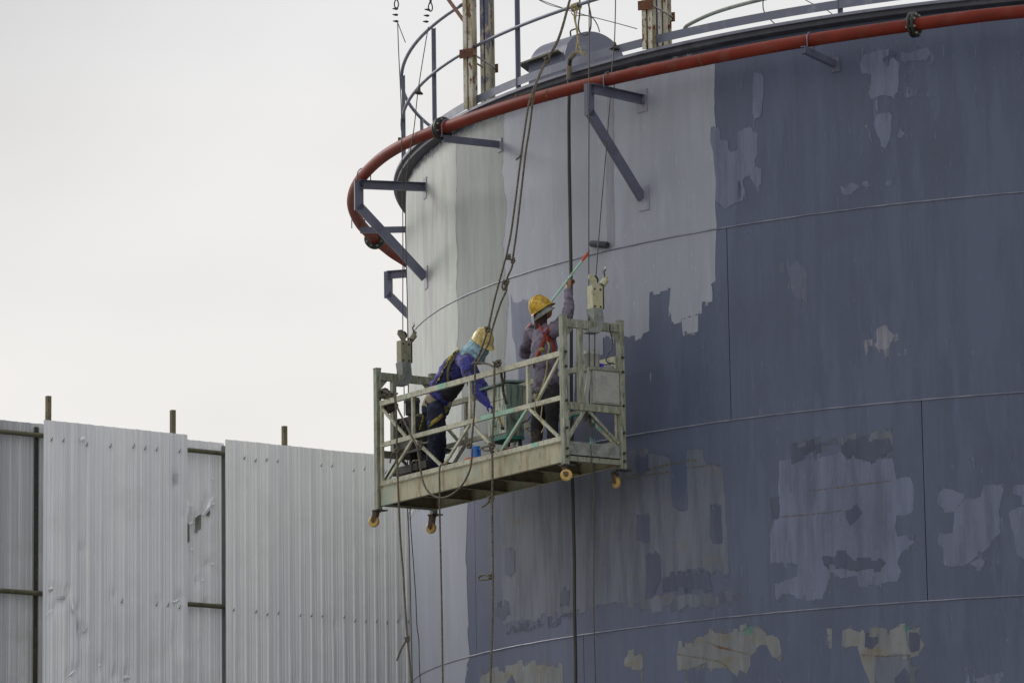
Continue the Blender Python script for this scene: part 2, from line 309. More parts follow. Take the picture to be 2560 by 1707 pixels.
m_orang2 = mat('orange_paint_rim', (.55, .15, .03), .6, 0, [((.30, .10, .04), 30, .5, .62, 3)])
m_lime = mat('lime_paint_rim', (.22, .50, .15), .6, 0, [((.35, .45, .30), 20, .5, .62, 3)])
m_canw = mat('dirty_white_can', (.45, .47, .45), .6, 0, [((.25, .27, .27), 20, .48, .62, 4)])
m_rope_dk = mat('dark_rag', (.035, .03, .03), .95, 0, [((.09, .07, .06), 22, .5, .62, 4)], bump=(30, .02))
m_redlab = mat('red_label', (.35, .03, .03), .5)
m_white = mat('white_print', (.75, .68, .58), .6)
m_blueled = mat('blue_cap', (.04, .03, .55), .4)
m_bucket = mat('green_black_bucket', (.035, .05, .045), .6, 0, [((.10, .20, .16), 14, .55, .66, 4)])

# ============================================================ ground
gb = MB(); gb.add([(-1500, -1500, -1.6), (1500, -1500, -1.6), (1500, 1500, -1.6), (-1500, 1500, -1.6)], [(0, 1, 2, 3)])
gb.build('ground', m_ground, None, 'structure')

# ============================================================ storage tank
tank = thing('storage_tank', 'huge round steel storage tank being repainted from pale grey to slate blue', 'storage tank', (C.x, C.y, -1.6))
ZS1 = 8.729; ZTOP = 10.64
core = MB(); core.lathe([(R - .03, -1.55), (R - .03, ZTOP)], (C.x, C.y, 0), (0, 0, 1), 180); core.build('inner_shell', m_seal, tank)
def set_cyl_normals(o):
    me = o.data; b = root_loc(o); ns = []
    for v in me.vertices:
        p = v.co + b; n = Vector((p.x - C.x, p.y - C.y, 0)).normalized(); ns.append(n)
    me.polygons.foreach_set('use_smooth', [True] * len(me.polygons)); me.normals_split_custom_set_from_vertices(ns)
courses = [(ZS1, ZTOP, -142.0), (ZS1 - 2, ZS1, -128.22), (ZS1 - 4, ZS1 - 2, -114.65), (ZS1 - 6, ZS1 - 4, -141.8), (ZS1 - 8, ZS1 - 6, -128), (-1.58, ZS1 - 8, -115)]
PLA = 40.99; 
for ci, (z0, z1, t0) in enumerate(courses):
    step = 360 / 9 if ci else 360 / 9
    offs = [t0 + step * k for k in range(9)]
    if ci == 1: offs = [-169.21, -128.22, -88, -48, -8, 32, 72, 112, 152]
    if ci == 2: offs = [-155.65, -114.65, -74, -34, 6, 46, 86, 126, 165]
    offs = sorted(((a + 180) % 360) - 180 for a in offs)
    for k, a in enumerate(offs):
        b = offs[(k + 1) % len(offs)]
        if b <= a: b += 360
        gap = degrees(.0035 / R); a_, b_ = a + gap, b - gap; n = max(2, int((b_ - a_) / .5)); q = MB(); vs = []; fs = []
        for i in range(n + 1):
            t = a_ + (b_ - a_) * i / n; vs += [cyl(t, R, z0 + .002), cyl(t, R, z1 - .002)]
        for i in range(n): fs.append((2 * i, 2 * i + 2, 2 * i + 3, 2 * i + 1))
        q.add(vs, fs, True)
        m = len(q.v)
        q.add([cyl(a_, R, z0 + .002), cyl(a_, R - .028, z0 + .002), cyl(a_, R - .028, z1 - .002), cyl(a_, R, z1 - .002)], [(0, 1, 2, 3)])
        q.add([cyl(b_, R, z0 + .002), cyl(b_, R - .028, z0 + .002), cyl(b_, R - .028, z1 - .002), cyl(b_, R, z1 - .002)], [(3, 2, 1, 0)])
        o = q.build('shell_plate', m_dark, tank)
        me = o.data; base = root_loc(tank); nn = [Vector((v.co.x, v.co.y, 0)).normalized() for v in me.vertices]
        me.polygons.foreach_set('use_smooth', [True] * len(me.polygons)); me.normals_split_custom_set_from_vertices(nn)
for k in range(1, 5 + 1):
    z = ZS1 - 2 * (k - 1); q = MB()
    pts = [cyl(360 * i / 360, R + .004 + .002 * noise.noise(Vector((i * .9, k, 0))), z + .004 * noise.noise(Vector((i * .7, 0, k)))) for i in range(360)]
    q.tube(pts, .0082, 6, True); q.build('weld_seam', m_weld, tank)
# rim: stiffening girder, lip, roof
q = MB(); cc = (C.x, C.y, 0)
q.lathe([(R, 10.635), (R + .112, 10.645), (R + .115, 10.65), (R + .115, 10.735)], cc, (0, 0, 1), 360); q.build('rim_girder', m_girder, tank, flat=True)
q = MB(); q.lathe([(R + .117, 10.700), (R + .150, 10.700), (R + .150, 10.730), (R + .105, 10.732), (R - .35, 10.732)], cc, (0, 0, 1), 360); q.build('rim_lip', m_curb, tank, flat=True)
q = MB(); q.lathe([(R - .01, 10.45), (R - .34, 10.74), (R - 2.5, 10.85), (.01, 11.0)], cc, (0, 0, 1), 180); q.build('roof', m_dark, tank)

# ---- paint patches: thin coats that follow the shell
def Z6(x, y): return 1560 + x / 2.24, y / 2.24
def Z7(x, y): return 1560 + x / 1.557, 700 + y / 1.557
def ZS(x, y): return 1560 + x / 4.48, 700 + y / 4.48
def ZB(x, y): return 980 + x / 3.853, 1300 + y / 3.853
def ZT(x, y): return 1560 + x / 2.352, 1480 + y / 2.352
def F(x, y): return x / .91875, y / .91875
def ID(x, y): return x, y
def inside(p, P):
    c = False; n = len(P)
    for i in range(n):
        a, b = P[i], P[i - 1]
        if (a[1] > p[1]) != (b[1] > p[1]) and p[0] < (b[0] - a[0]) * (p[1] - a[1]) / (b[1] - a[1]) + a[0]: c = not c
    return c
def dist(p, P):
    m = 1e9; n = len(P)
    for i in range(n):
        ax, ay = P[i - 1]; bx, by = P[i]; dx, dy = bx - ax, by - ay; L = dx * dx + dy * dy or 1e-12
        t = max(0, min(1, ((p[0] - ax) * dx + (p[1] - ay) * dy) / L)); d = hypot(p[0] - ax - t * dx, p[1] - ay - t * dy); m = min(m, d)
    return m
NP = 0
def patch(conv, pts, m, layer=1, jit=.012, name='paint_patch', sharp=.05, raw=None, steps=True):
    global NP; NP += 1
    if raw: P = raw
    else:
        P = []
        for x, y in pts:
            w = on_cyl(*conv(x, y)); t, _ = polar(w)
            if t > 90: t -= 360
            P.append((radians(t) * R, w.z))
    Q = []
    for i in range(len(P)):
        a, b = P[i], P[(i + 1) % len(P)]; L = hypot(b[0] - a[0], b[1] - a[1]); n = max(1, int(L / .055))
        if steps and L > .10 and abs(b[0] - a[0]) > .8 * abs(b[1] - a[1]):      # ends of vertical roller strokes
            t = 0; rs2 = random.Random(NP * 31 + i); Q.append(a)
            while t < 1:
                w_ = min(1 - t, rs2.uniform(.035, .11) / L); dy = rs2.uniform(-1, 1) * min(.045, L * .25)
                for e in (.04, .96): tt = t + w_ * e; Q.append((a[0] + (b[0] - a[0]) * tt, a[1] + (b[1] - a[1]) * tt + dy + rs2.uniform(-.006, .006)))
                t += w_
                if 1 - t < .02: break
            continue
        for k in range(n):
            t = k / n; x = a[0] + (b[0] - a[0]) * t; y = a[1] + (b[1] - a[1]) * t
            x += jit * noise.noise(Vector((x * 22, y * 9, NP))) * 1.3; y += jit * noise.noise(Vector((x * 12, y * 12, NP + 50)))
            Q.append((x, y))
    V = list(Q); xs = [p[0] for p in Q]; ys = [p[1] for p in Q]; w = max(xs) - min(xs); h = max(ys) - min(ys)
    st = max(.07, min(.25, min(w, h) / 3)); x = min(xs) + st / 2; row = 0
    while x < max(xs):
        y = min(ys) + st / 2
        while y < max(ys):
            if inside((x, y), Q) and dist((x, y), Q) > st * .3: V.append((x, y))
            y += st
        x += st
    ne = len(Q)
    # an inner ring keeps the thin edge narrow
    for i in range(0, ne, 2):
        a, b = Q[i - 1], Q[(i + 1) % ne]; dx, dy = b[0] - a[0], b[1] - a[1]; L = hypot(dx, dy) or 1
        for s in (1, -1):
            p = (Q[i][0] - dy / L * s * sharp, Q[i][1] + dx / L * s * sharp)
            if inside(p, Q) and dist(p, Q) > sharp * .8: V.append(p)
    r = delaunay_2d_cdt([Vector(v) for v in V], [], [list(range(ne))], 1, 1e-5)
    vv, fs = r[0], r[2]
    me = bpy.data.meshes.new(name); off = R + .0022 * layer; base = root_loc(tank)
    def p3(v): t = v.x / R; return Vector((C.x + off * cos(t), C.y + off * sin(t), v.y)) - base
    me.from_pydata([p3(v) for v in vv], [], [list(f) for f in fs]); me.update()
    for p in me.polygons:
        pass
    at = me.attributes.new('edge', 'FLOAT', 'POINT')
    at.data.foreach_set('value', [min(1.0, dist((v.x, v.y), Q) / sharp) for v in vv])
    nn = [Vector((v.co.x, v.co.y, 0)).normalized() for v in me.vertices]
    me.polygons.foreach_set('use_smooth', [True] * len(me.polygons))
    fl = [p.index for p in me.polygons if p.normal.dot(Vector((p.center.x, p.center.y, 0)).normalized()) < 0]
    if fl:
        import bmesh
        bm = bmesh.new(); bm.from_mesh(me); bm.faces.ensure_lookup_table(); bmesh.ops.reverse_faces(bm, faces=[bm.faces[i] for i in fl]); bm.to_mesh(me); bm.free()
        nn = [Vector((v.co.x, v.co.y, 0)).normalized() for v in me.vertices]
    me.normals_split_custom_set_from_vertices(nn)
    me.materials.append(m); o = bpy.data.objects.new(name, me); col.objects.link(o); o.parent = tank
    return o
def th2s(t): return radians(t) * R
# pale field, from behind the left edge to the straight slate boundary
lp = [(1643, 150), (1641, 250), (1645, 300), (1641, 340), (1645, 395), (1643, 470), (1646, 520), (1643, 600), (1644, 650), (1640, 663)]
lp = [F(*p) for p in lp] + [ZS(*p) for p in [(1030, 0), (1030, 30), (975, 50), (990, 80), (992, 235), (875, 262), (870, 375), (835, 385), (830, 575), (745, 600), (665, 628), (645, 445), (535, 470), (525, 410), (495, 405), (512, 240), (525, 95), (285, 130), (285, 350), (287, 570), (215, 600), (205, 635), (75, 665), (60, 640), (0, 625)]]
lp += [(1530, 850), (1508, 844), (1508, 900), (1440, 905), (1430, 1150), (1300, 1200), (1172, 1215), (1168, 1300), (1164, 1400), (1167, 1420), (1169, 1500), (1172, 1560), (1169, 1575), (1175, 1640), (1167, 1655), (1171, 1672), (1164, 1690), (1163, 1720)]
P = []
for x, y in lp:
    w = on_cyl(x, y); t, _ = polar(w); t = t - 360 if t > 90 else t; P.append((radians(t) * R, w.z))
P[0] = (P[0][0], 10.60)
P += [(P[-1][0] + .02, 3.2), (th2s(-215), 3.2), (th2s(-215), 10.60)]
patch(None, None, m_light, 1, .008, raw=P, sharp=.02)
P = []
for x, y in [(1143, 430), (1143, 500), (1140, 560), (1146, 640), (1141, 720), (1150, 800), (1144, 860), (1156, 930), (1158, 1010), (1150, 1100), (1140, 1200)]:
    w = on_cyl(x, y); t, _ = polar(w); t = t - 360 if t > 90 else t; P.append((radians(t) * R, w.z))
P[0] = (P[0][0], 10.60)
P += [(P[-1][0] - .1, 6.6), (th2s(-215), 6.75), (th2s(-215), 10.60)]
patch(None, None, m_green, 2, .02, raw=P, sharp=.42)
P = []
for x, y in [(1262, 300), (1255, 430), (1268, 520), (1258, 640), (1272, 760), (1262, 900), (1270, 1010), (1262, 1150)]:
    w = on_cyl(x, y); t, _ = polar(w); P.append((radians(t) * R, w.z))
P += [(P[-1][0] - .1, 6.7), (th2s(-160), 6.75), (th2s(-160), 10.60), (P[0][0], 10.60)]
patch(None, None, m_greenmid, 1.5, .03, raw=P, sharp=.35).location.z += .0
patch(ID, [(1277, 733), (1283, 750), (1321, 752), (1328, 800), (1345, 900), (1400, 930), (1405, 1120), (1300, 1140), (1296, 935), (1288, 860), (1281, 845), (1279, 790)], m_mid, 2)
patch(F, [(1395, 215), (1410, 220), (1412, 560), (1395, 570), (1392, 400)], m_pale, 2, sharp=.04)
C1 = [(725, 405), (785, 400), (785, 500), (775, 620), (760, 660), (735, 665), (725, 740), (750, 745), (755, 870), (735, 900), (740, 930), (775, 945), (775, 1030), (760, 1100), (740, 1050), (705, 985), (680, 990), (665, 1010), (690, 1100), (690, 1140), (640, 1130), (600, 1150), (570, 1172), (545, 1150), (520, 1165), (512, 1000), (500, 850), (488, 790), (490, 705), (535, 703), (545, 785), (585, 788), (590, 840), (635, 840), (640, 705), (718, 710), (722, 600)]
patch(Z6, C1, m_mid, 2)
patch(Z6, [(655, 410), (668, 410), (668, 480), (655, 500)], m_mid, 2, sharp=.02)
patch(Z6, [(640, 1010), (655, 1015), (655, 1110), (640, 1120)], m_coatdark, 3, sharp=.03)
C2 = [(1315, 285), (1500, 275), (1512, 330), (1545, 355), (1540, 410), (1620, 418), (1540, 440), (1535, 505), (1700, 515), (1760, 530), (1560, 570), (1540, 540), (1430, 545), (1420, 640), (1500, 650), (1500, 740), (1480, 800), (1450, 865), (1430, 780), (1395, 690), (1402, 620), (1385, 560), (1370, 520), (1340, 500), (1340, 485), (1385, 480), (1385, 425), (1330, 420), (1320, 350)]
patch(Z6, C2, m_mid, 2)
patch(Z6, [(1450, 322), (1500, 283), (1530, 300), (1520, 325), (1475, 366), (1455, 350)], m_coatdark, 3, sharp=.02)
patch(Z6, [(1545, 290), (1700, 262), (1742, 330), (1730, 352), (1550, 352)], m_mid, 2, sharp=.12)
for sx in (640, 655): pass
patch(Z6, [(1210, 1040), (1240, 1055), (1275, 1020), (1310, 1035), (1370, 1010), (1375, 1045), (1300, 1075), (1235, 1100), (1215, 1070)], m_mid, 2, sharp=.025)
patch(Z6, [(1465, 1015), (1518, 1000), (1518, 1020), (1490, 1050), (1470, 1035)], m_mid, 2, sharp=.03)
patch(Z6, [(1350, 700), (1375, 700), (1392, 800), (1370, 770)], m_mid, 2, sharp=.1)
patch(Z6, [(1545, 720), (1595, 705), (1580, 740), (1555, 780), (1535, 765)], m_mid, 2, sharp=.09)
patch(Z6, [(2190, 280), (2240, 300), (2240, 350), (2215, 340)], m_mid, 2, sharp=.09)
patch(Z6, [(870, 1470), (908, 1475), (900, 1530), (875, 1520)], m_scr, 2, sharp=.1)
patch(Z6, [(925, 1510), (1000, 1460), (1025, 1530), (1025, 1640), (985, 1720), (930, 1600)], m_scr, 2, sharp=.22)
patch(Z7, [(648, 0), (660, 35), (636, 35)], m_pale, 2, sharp=.02)
patch(Z7, [(690, -20), (712, -10), (712, 130), (680, 128), (676, 60)], m_scr, 3, sharp=.06)
patch(Z7, [(985, 190), (1015, 175), (1070, 205), (1070, 235), (1040, 245), (1035, 290), (1020, 310), (1008, 270), (955, 265), (940, 305), (932, 245), (985, 235)], m_pale, 2, sharp=.05)
patch(Z7, [(1062, 284), (1100, 274), (1100, 293), (1070, 295)], m_pale, 2, sharp=.03)
patch(Z7, [(1005, 322), (1040, 318), (1042, 352), (1025, 352)], m_scr, 2, sharp=.06)
patch(Z7, [(102, 360), (108, 360), (108, 395), (103, 395)], m_pale, 2, .002, sharp=.02)
patch(Z7, [(308, 220), (313, 222), (314, 270), (310, 272)], m_scr, 2, .002, sharp=.02)
patch(Z7, [(305, 390), (311, 392), (312, 440), (306, 442)], m_scr, 2, .002, sharp=.02)
C8 = [(-480, 800), (-200, 720), (0, 690), (50, 660), (180, 672), (185, 745), (185, 800), (190, 880), (215, 898), (248, 885), (245, 740), (243, 672), (280, 650), (310, 640), (308, 690), (320, 718), (385, 722), (390, 800), (396, 875), (400, 960), (405, 1012), (412, 1145), (330, 1135), (235, 1140), (160, 1150), (140, 1160), (110, 1245), (185, 1210), (370, 1215), (458, 1212), (455, 1255), (370, 1265), (250, 1270), (60, 1290), (60, 1270), (-60, 1265), (-190, 1290), (-470, 1340)]
patch(Z7, C8, m_mid2, 1)
for pp in ([(45, 672), (95, 676), (98, 740), (60, 758), (40, 720)], [(48, 900), (98, 895), (103, 1015), (75, 1022), (48, 1010)], [(335, 880), (378, 876), (384, 1015), (345, 1022), (335, 985)], [(85, 1070), (118, 1052), (140, 1070), (147, 1150), (110, 1235), (84, 1240)], [(150, 1160), (235, 1135), (330, 1140), (345, 1205), (180, 1208), (150, 1215)]):
    patch(Z7, pp, m_coatdark, 2, sharp=.03)
for pp in ([(1085, 300), (1100, 262), (1165, 258), (1187, 290), (1187, 500), (1150, 535), (1085, 525)], [(1650, 655), (1720, 660), (1700, 850), (1610, 860), (1625, 700)], [(985, 870), (1080, 780), (1125, 800), (1140, 910), (1000, 950)], [(1080, 1070), (1540, 945), (1740, 900), (1740, 940), (1540, 990), (1200, 1060)]):
    patch(ZB, pp, m_coatdark, 2, sharp=.06)
C9 = [(605, 700), (670, 690), (720, 682), (840, 665), (870, 690), (935, 700), (1048, 690), (1060, 772), (1115, 765), (1130, 800), (1130, 900), (1100, 915), (1060, 925), (1055, 960), (1065, 1000), (1135, 990), (1135, 1045), (1100, 1050), (1070, 1075), (1065, 1105), (1080, 1130), (1065, 1175), (950, 1195), (915, 1195), (905, 1150), (800, 1155), (790, 1185), (805, 1215), (800, 1230), (700, 1240), (665, 1230), (590, 1240), (585, 1170), (640, 1160), (675, 1140), (678, 1105), (640, 1103), (570, 1108), (568, 935), (605, 925), (600, 830)]
patch(Z7, C9, m_mid, 1)
patch(Z7, [(675, 672), (670, 622), (830, 618), (850, 605), (930, 590), (1047, 578), (1050, 690), (950, 640), (870, 640), (760, 660)], m_mid2, 1)
for pp in ([(860, 885), (905, 868), (928, 905), (905, 935), (878, 955), (864, 925)], [(775, 1068), (870, 1065), (890, 1085), (1000, 1078), (1020, 1100), (1000, 1122), (890, 1132), (800, 1118), (770, 1090)], [(840, 655), (880, 612), (920, 600), (950, 622), (1040, 625), (1042, 670), (1000, 690), (960, 706), (930, 700), (870, 690)], [(570, 840), (605, 835), (603, 925), (575, 930)], [(650, 650), (760, 630), (800, 650), (700, 690), (650, 705)]):
    patch(Z7, pp, m_coatdark, 2, sharp=.04)
C10 = [(1215, 785), (1270, 815), (1300, 825), (1390, 840), (1400, 800), (1480, 790), (1460, 900), (1465, 960), (1480, 1030), (1430, 1025), (1380, 1070), (1430, 1100), (1390, 1130), (1340, 1110), (1280, 1115), (1245, 1100), (1240, 1040), (1225, 1030), (1225, 980), (1280, 970), (1285, 900), (1225, 900)]
patch(Z7, C10, m_mid, 1)
patch(Z7, [(1515, 795), (1575, 780), (1575, 1110), (1530, 1075), (1512, 980), (1495, 905), (1545, 880), (1545, 840), (1512, 830)], m_mid, 1)
patch(Z7, [(1340, 700), (1380, 700), (1370, 735)], m_mid, 1, sharp=.05)
patch(Z7, [(1240, 700), (1285, 735), (1270, 745)], m_mid, 1, sharp=.05)
patch(Z7, [(1490, 690), (1525, 660), (1510, 700)], m_mid, 1, sharp=.05)
C12 = [(320, 300), (410, 295), (412, 240), (560, 225), (680, 205), (765, 190), (838, 200), (838, 240), (905, 245), (935, 395), (880, 395), (835, 300), (780, 345), (745, 375), (745, 420), (722, 480), (680, 455), (670, 500), (640, 470), (520, 460), (500, 480), (485, 410), (465, 455), (425, 455), (415, 440), (373, 455), (374, 540), (364, 540), (358, 450), (305, 445)]
patch(ZT, C12, m_tan, 1, .008, sharp=.025)
C13 = [(1285, 225), (1340, 205), (1420, 222), (1560, 222), (1620, 200), (1740, 205), (1740, 260), (1765, 310), (1735, 355), (1680, 375), (1690, 430), (1745, 435), (1715, 470), (1715, 560), (1460, 560), (1400, 420), (1375, 330), (1285, 350)]
patch(ZT, C13, m_tan, 1, .008, sharp=.03)
patch(ZT, [(1475, 390), (1685, 380), (1690, 430), (1740, 438), (1712, 470), (1712, 560), (1475, 560)], m_mid2, 2, sharp=.03)
for pp in ([(1420, 250), (1490, 245), (1495, 290), (1460, 335), (1415, 320)], [(1675, 250), (1740, 255), (1735, 340), (1690, 350), (1675, 330)], [(1590, 500), (1650, 440), (1680, 480), (1680, 560), (1590, 560)]):
    patch(ZT, pp, m_coatdark, 3, sharp=.03)
patch(ZT, [(25, 365), (110, 335), (115, 480), (104, 540), (100, 475), (50, 465), (40, 430), (0, 430), (0, 395)], m_tan, 1, .006, sharp=.03)
patch(ZT, [(1190, 210), (1225, 215), (1222, 330), (1205, 330)], m_tan, 1, .006, sharp=.04)
patch(ZT, [(2010, 500), (2200, 480), (2240, 455), (2235, 490), (2200, 560), (2000, 560)], m_mid, 1, sharp=.06)
patch(ZT, [(1985, 445), (2060, 428), (2070, 445), (2000, 465)], m_mid, 1, sharp=.05)
patch(ZT, [(2250, 275), (2280, 265), (2280, 290), (2250, 290)], m_mid, 1, sharp=.05)
patch(ZT, [(888, 465), (950, 540), (915, 545)], m_mid, 1, sharp=.03)
patch(ZT, [(585, 5), (612, 0), (640, 20), (622, 80), (612, 50)], m_scr, 2, sharp=.05)
C17 = [(845, 1475), (940, 1450), (1140, 1415), (1270, 1370), (1490, 1350), (1500, 1410), (1645, 1405), (1650, 1640), (845, 1640)]
patch(ZB, C17, m_tan, 1, .008, sharp=.03)
patch(ZB, [(1110, 1560), (1160, 1485), (1190, 1560), (1200, 1640), (1090, 1640)], m_coatdark, 2, sharp=.02)
for k, (x0, y0, x1, y1) in enumerate([(685, 226, 770, 206), (680, 240, 772, 222), (690, 252, 768, 238), (700, 212, 760, 205)]):
    patch(ZT, [(x0, y0), (x1, y1), (x1, y1 + 4), (x0, y0 + 5)], m_teal, 3, .002, sharp=.01, steps=False)
patch(ZT, [(700, 196), (760, 192), (770, 240), (700, 250)], m_teal, 2, .004, sharp=.5)
patch(ZT, [(1640, 204), (1740, 210), (1740, 222), (1650, 214)], m_teal, 3, .004, sharp=.12)
def strip(conv, pts, w, m, layer=3, **k):
    L = [(x, y - w / 2) for x, y in pts]; Rr = [(x, y + w / 2) for x, y in pts][::-1]; patch(conv, L + Rr, m, layer, .003, sharp=.02, steps=False, **k)
strip(ZT, [(480, 288), (545, 315), (620, 335), (740, 365)], 7, m_brown)
strip(ZT, [(320, 365), (470, 388), (560, 405), (625, 447)], 7, m_brown)
strip(ZT, [(550, 318), (585, 328), (625, 333)], 9, m_rust, 4)
strip(ZT, [(1400, 368), (1540, 375), (1680, 368)], 9, m_brown)
strip(Z7, [(605, 922), (720, 912), (830, 900), (850, 895)], 5, m_brown, 2)
strip(Z7, [(720, 820), (850, 805), (1040, 780)], 5, m_brown, 2)
strip(Z7, [(-60, 790), (60, 765), (180, 745)], 6, m_brown, 2)
strip(Z7, [(245, 730), (300, 725), (385, 716)], 5, m_brown, 2)
strip(F, [(1435, 1098), (1500, 1075), (1560, 1062), (1600, 1055)], 5, m_brown, 2)

# ============================================================ guard rail on the roof edge
gr = thing('guard_rail', 'curved blue-grey tube guard rail round the rim of the tank roof', 'guard rail', cyl(-150, R, 10.73))
q = MB(); q.tube([cyl(i * 1.5, R + .04, 12.02) for i in range(240)], .021, 10, True); q.build('top_rail', m_rail, gr)
q = MB(); q.tube([cyl(i * 1.5, R + .04, 11.46) for i in range(240)], .019, 10, True); q.build('middle_rail', m_rail, gr)
q = MB(); q.lathe([(R + .028, 10.81), (R + .034, 10.81), (R + .034, 10.90), (R + .028, 10.90), (R + .028, 10.81)], cc, (0, 0, 1), 240); q.build('toe_board', m_rail, gr, flat=True)
for k in range(25):
    th = -148.2 + 14.4 * k; a = cyl(th, R + .0, 10.733); b = cyl(th, R + .0, 12.0); q = MB()
    q.angle(a, b, .042, .006, up=cyl(th, R + 1, 0) - cyl(th, R, 0)); q.build('post', m_rail, gr)

# ============================================================ red water pipe with flanges
pr_ = [(-60, 11.85), (-80, 11.85), (-95, 11.82), (-106.4, 11.76), (-114, 11.64), (-122, 11.56), (-130.4, 11.53), (-136.4, 11.56), (-141.9, 11.60), (-146.5, 11.64), (-150.8, 11.69), (-154.8, 11.77), (-159.4, 11.79), (-164.3, 11.76), (-168.7, 11.73), (-173, 11.69), (-177.1, 11.64), (-182.2, 11.57), (-187.1, 11.5), (-190.5, 11.47), (-194.8, 11.46), (-202, 11.46), (-215, 11.46), (-235, 11.46)]
ZP = 12.45 * K
path = smooth([cyl(t, r * K, ZP) for t, r in pr_], 8)
wp = thing('water_pipe', 'curved red water pipe running round the tank just below its rim', 'pipe', path[60])
q = MB(); q.tube(path, .065, 20); q.build('pipe_run', m_red, wp)
def pathnear(p):
    i = min(range(1, len(path) - 1), key=lambda k: (path[k] - p).length); return path[i], (path[i + 1] - path[i - 1]).normalized()
for (x, y) in ((1109, 323), (930, 597), (2281, 63)):
    c, d = pathnear(on_z(x, y, ZP)); q = MB()
    for s in (-1, 1):
        e0 = c + d * s * .006; q.lathe([(.066, 0), (.125, 0), (.128, .004), (.128, .022), (.123, .026), (.066, .026)], e0, d * s, 28)
    fo = q.build('flange', m_black, wp); e, g = frame_of(d)[1:]
    for k in range(8):
        a = 2 * pi * (k + .5) / 8; p = c + (e * cos(a) + g * sin(a)) * .101; q = MB(); q.cone(p - d * .050, p + d * .050, .013, n=6); q.build('bolt', m_bolt, fo)
for (t, zz) in ((-140, 0), (-127.5, 0)):
    c, d = pathnear(cyl(t, 9.66, ZP)); q = MB(); q.tube([c - d * .012, c + d * .012], .0668, 20); q.build('weld_ring', m_brown if False else m_rust, wp)
for (x, y) in ((1261, 252), (988, 366)):
    c, d = pathnear(on_z(x, y, ZP)); q = MB(); q.cone(c + Vector((0, 0, .06)), c + Vector((0, 0, .10)), .018, n=8); q.build('threaded_stub', m_rust, wp)

# ============================================================ pipe brackets on the shell
def bracket(th, full, label, L=.83):
    er = cyl(th, 1, 0) - cyl(th, 0, 0); et = Vector((-er.y, er.x, 0)); za = 10.252; root = thing('pipe_bracket', label, 'bracket', cyl(th, R, za), 'steel brackets under the red pipe')
    hh = .10 if full else .07; e = cyl(th, R + L, za); q = MB()
    q.channel(cyl(th, R + .012, za), e - er * (0 if not full else .05), .05, hh, .008, side=-1 if full else 1); q.build('arm', m_steel, root)
    z2 = za
    def plate(z, h=.26, w=.16):
        q = MB(); c = cyl(th, R + .006, z); q.box(c, et * (w / 2), er * .006, Vector((0, 0, h / 2))); p = q.build('base_plate', m_mid3 if th < -130 else m_steel, root)
        return p
    plate(za - .01, .24 if full else .15, .15 if full else .09)
    if full:
        top = cyl(th, R + L - .05, za + .05); bot = cyl(th, R + L - .05, za - .29); q = MB(); q.channel(top, bot, .05, hh, .008, side=1, up=er); q.build('leg', m_steel, root)
        q = MB(); foot = cyl(th, R + .012, 9.20); q.channel(bot + Vector((0, 0, .045)) , foot, .05, hh, .008, side=-1); q.build('brace', m_steel, root)
        plate(9.20, .26, .15)
    c, d = pathnear(cyl(th, 9.66, ZP))        # U bolt over the pipe
    q = MB(); s = er; off = et * .03
    q.tube([c + off - s * .078 - Vector((0, 0, .10))] + [c + off + s * (-.078 * cos(radians(a))) + Vector((0, 0, .078 * sin(radians(a)))) for a in range(0, 181, 20)] + [c + off + s * .078 - Vector((0, 0, .10))], .006, 6); q.build('u_bolt', m_steel, root)
    return root
m_mid3 = paint('bracket_plate_paint', (.26, .265, .32))
bracket(-135.1, True, 'full triangular bracket on the pale paint right of the dark vertical hose')
bracket(-165.7, True, 'full triangular bracket sticking out furthest left against the white sky')
bracket(-197.6, True, 'small far bracket peeking out at the tank edge below the pipe')
bracket(-150.9, False, 'short straight bracket arm just below the left black pipe flange', .70)
bracket(-119.76, False, 'short straight bracket arm on the slate paint at the upper right', .72)
bracket(-180.7, False, 'thin straight bracket arm crossing behind the leftmost triangular bracket', .56)

# ============================================================ rusty columns of the suspension rig
def column(x, y, r, z0, label, m, wdt=.11, dep=.12, tilt=0):
    p = on_cyl(x, y, r); p.z = z0; th = polar(p)[0]; root = thing('rig_column', label, 'steel column', p, 'rusty suspension columns on the rim')
    er = (cyl(th, 1, 0) - cyl(th, 0, 0)); a = radians(tilt); ex = Vector((er.x * cos(a) - er.y * sin(a), er.x * sin(a) + er.y * cos(a), 0)); ey = Vector((-ex.y, ex.x, 0)); H = Vector((0, 0, 2.6)); q = MB()
    # two back-to-back channels with a rusty slot between
    for s in (-1, 1):
        q.beam(p + ey * s * .014, p + ey * s * .014 + H, dep, .008, up=ey)
        for e in (-1, 1): q.beam(p + ey * s * .037 + ex * e * (dep / 2 - .004), p + ey * s * .037 + ex * e * (dep / 2 - .004) + H, .008, .038, up=ey)
    q.build('channel_pair', m, root); q = MB(); q.beam(p + Vector((0, 0, .005)), p + H, .05, .019, up=ey); q.build('filler_bar', m_rust, root)
    return root, p, ex, ey
c1, p1, ex1, ey1 = column(1177, 272, R + .10, 10.735, 'cream and rust column standing on the rim above the left pipe flange', m_col, tilt=35)
c2, p2, ex2, ey2 = column(1220, 222, R - .32, 10.735, 'blue patched rusty column just behind the front left column', m_col2, .12, .13, tilt=35)
c3, p3_, ex3, ey3 = column(1624, 140, R + .10, 10.735, 'cream and rust column on the rim right of the round hood', m_col, tilt=20)
c4, p4, ex4, ey4 = column(1662, 90, R - .30, 10.735, 'pale rusty column close behind the right front column', m_col, tilt=20)
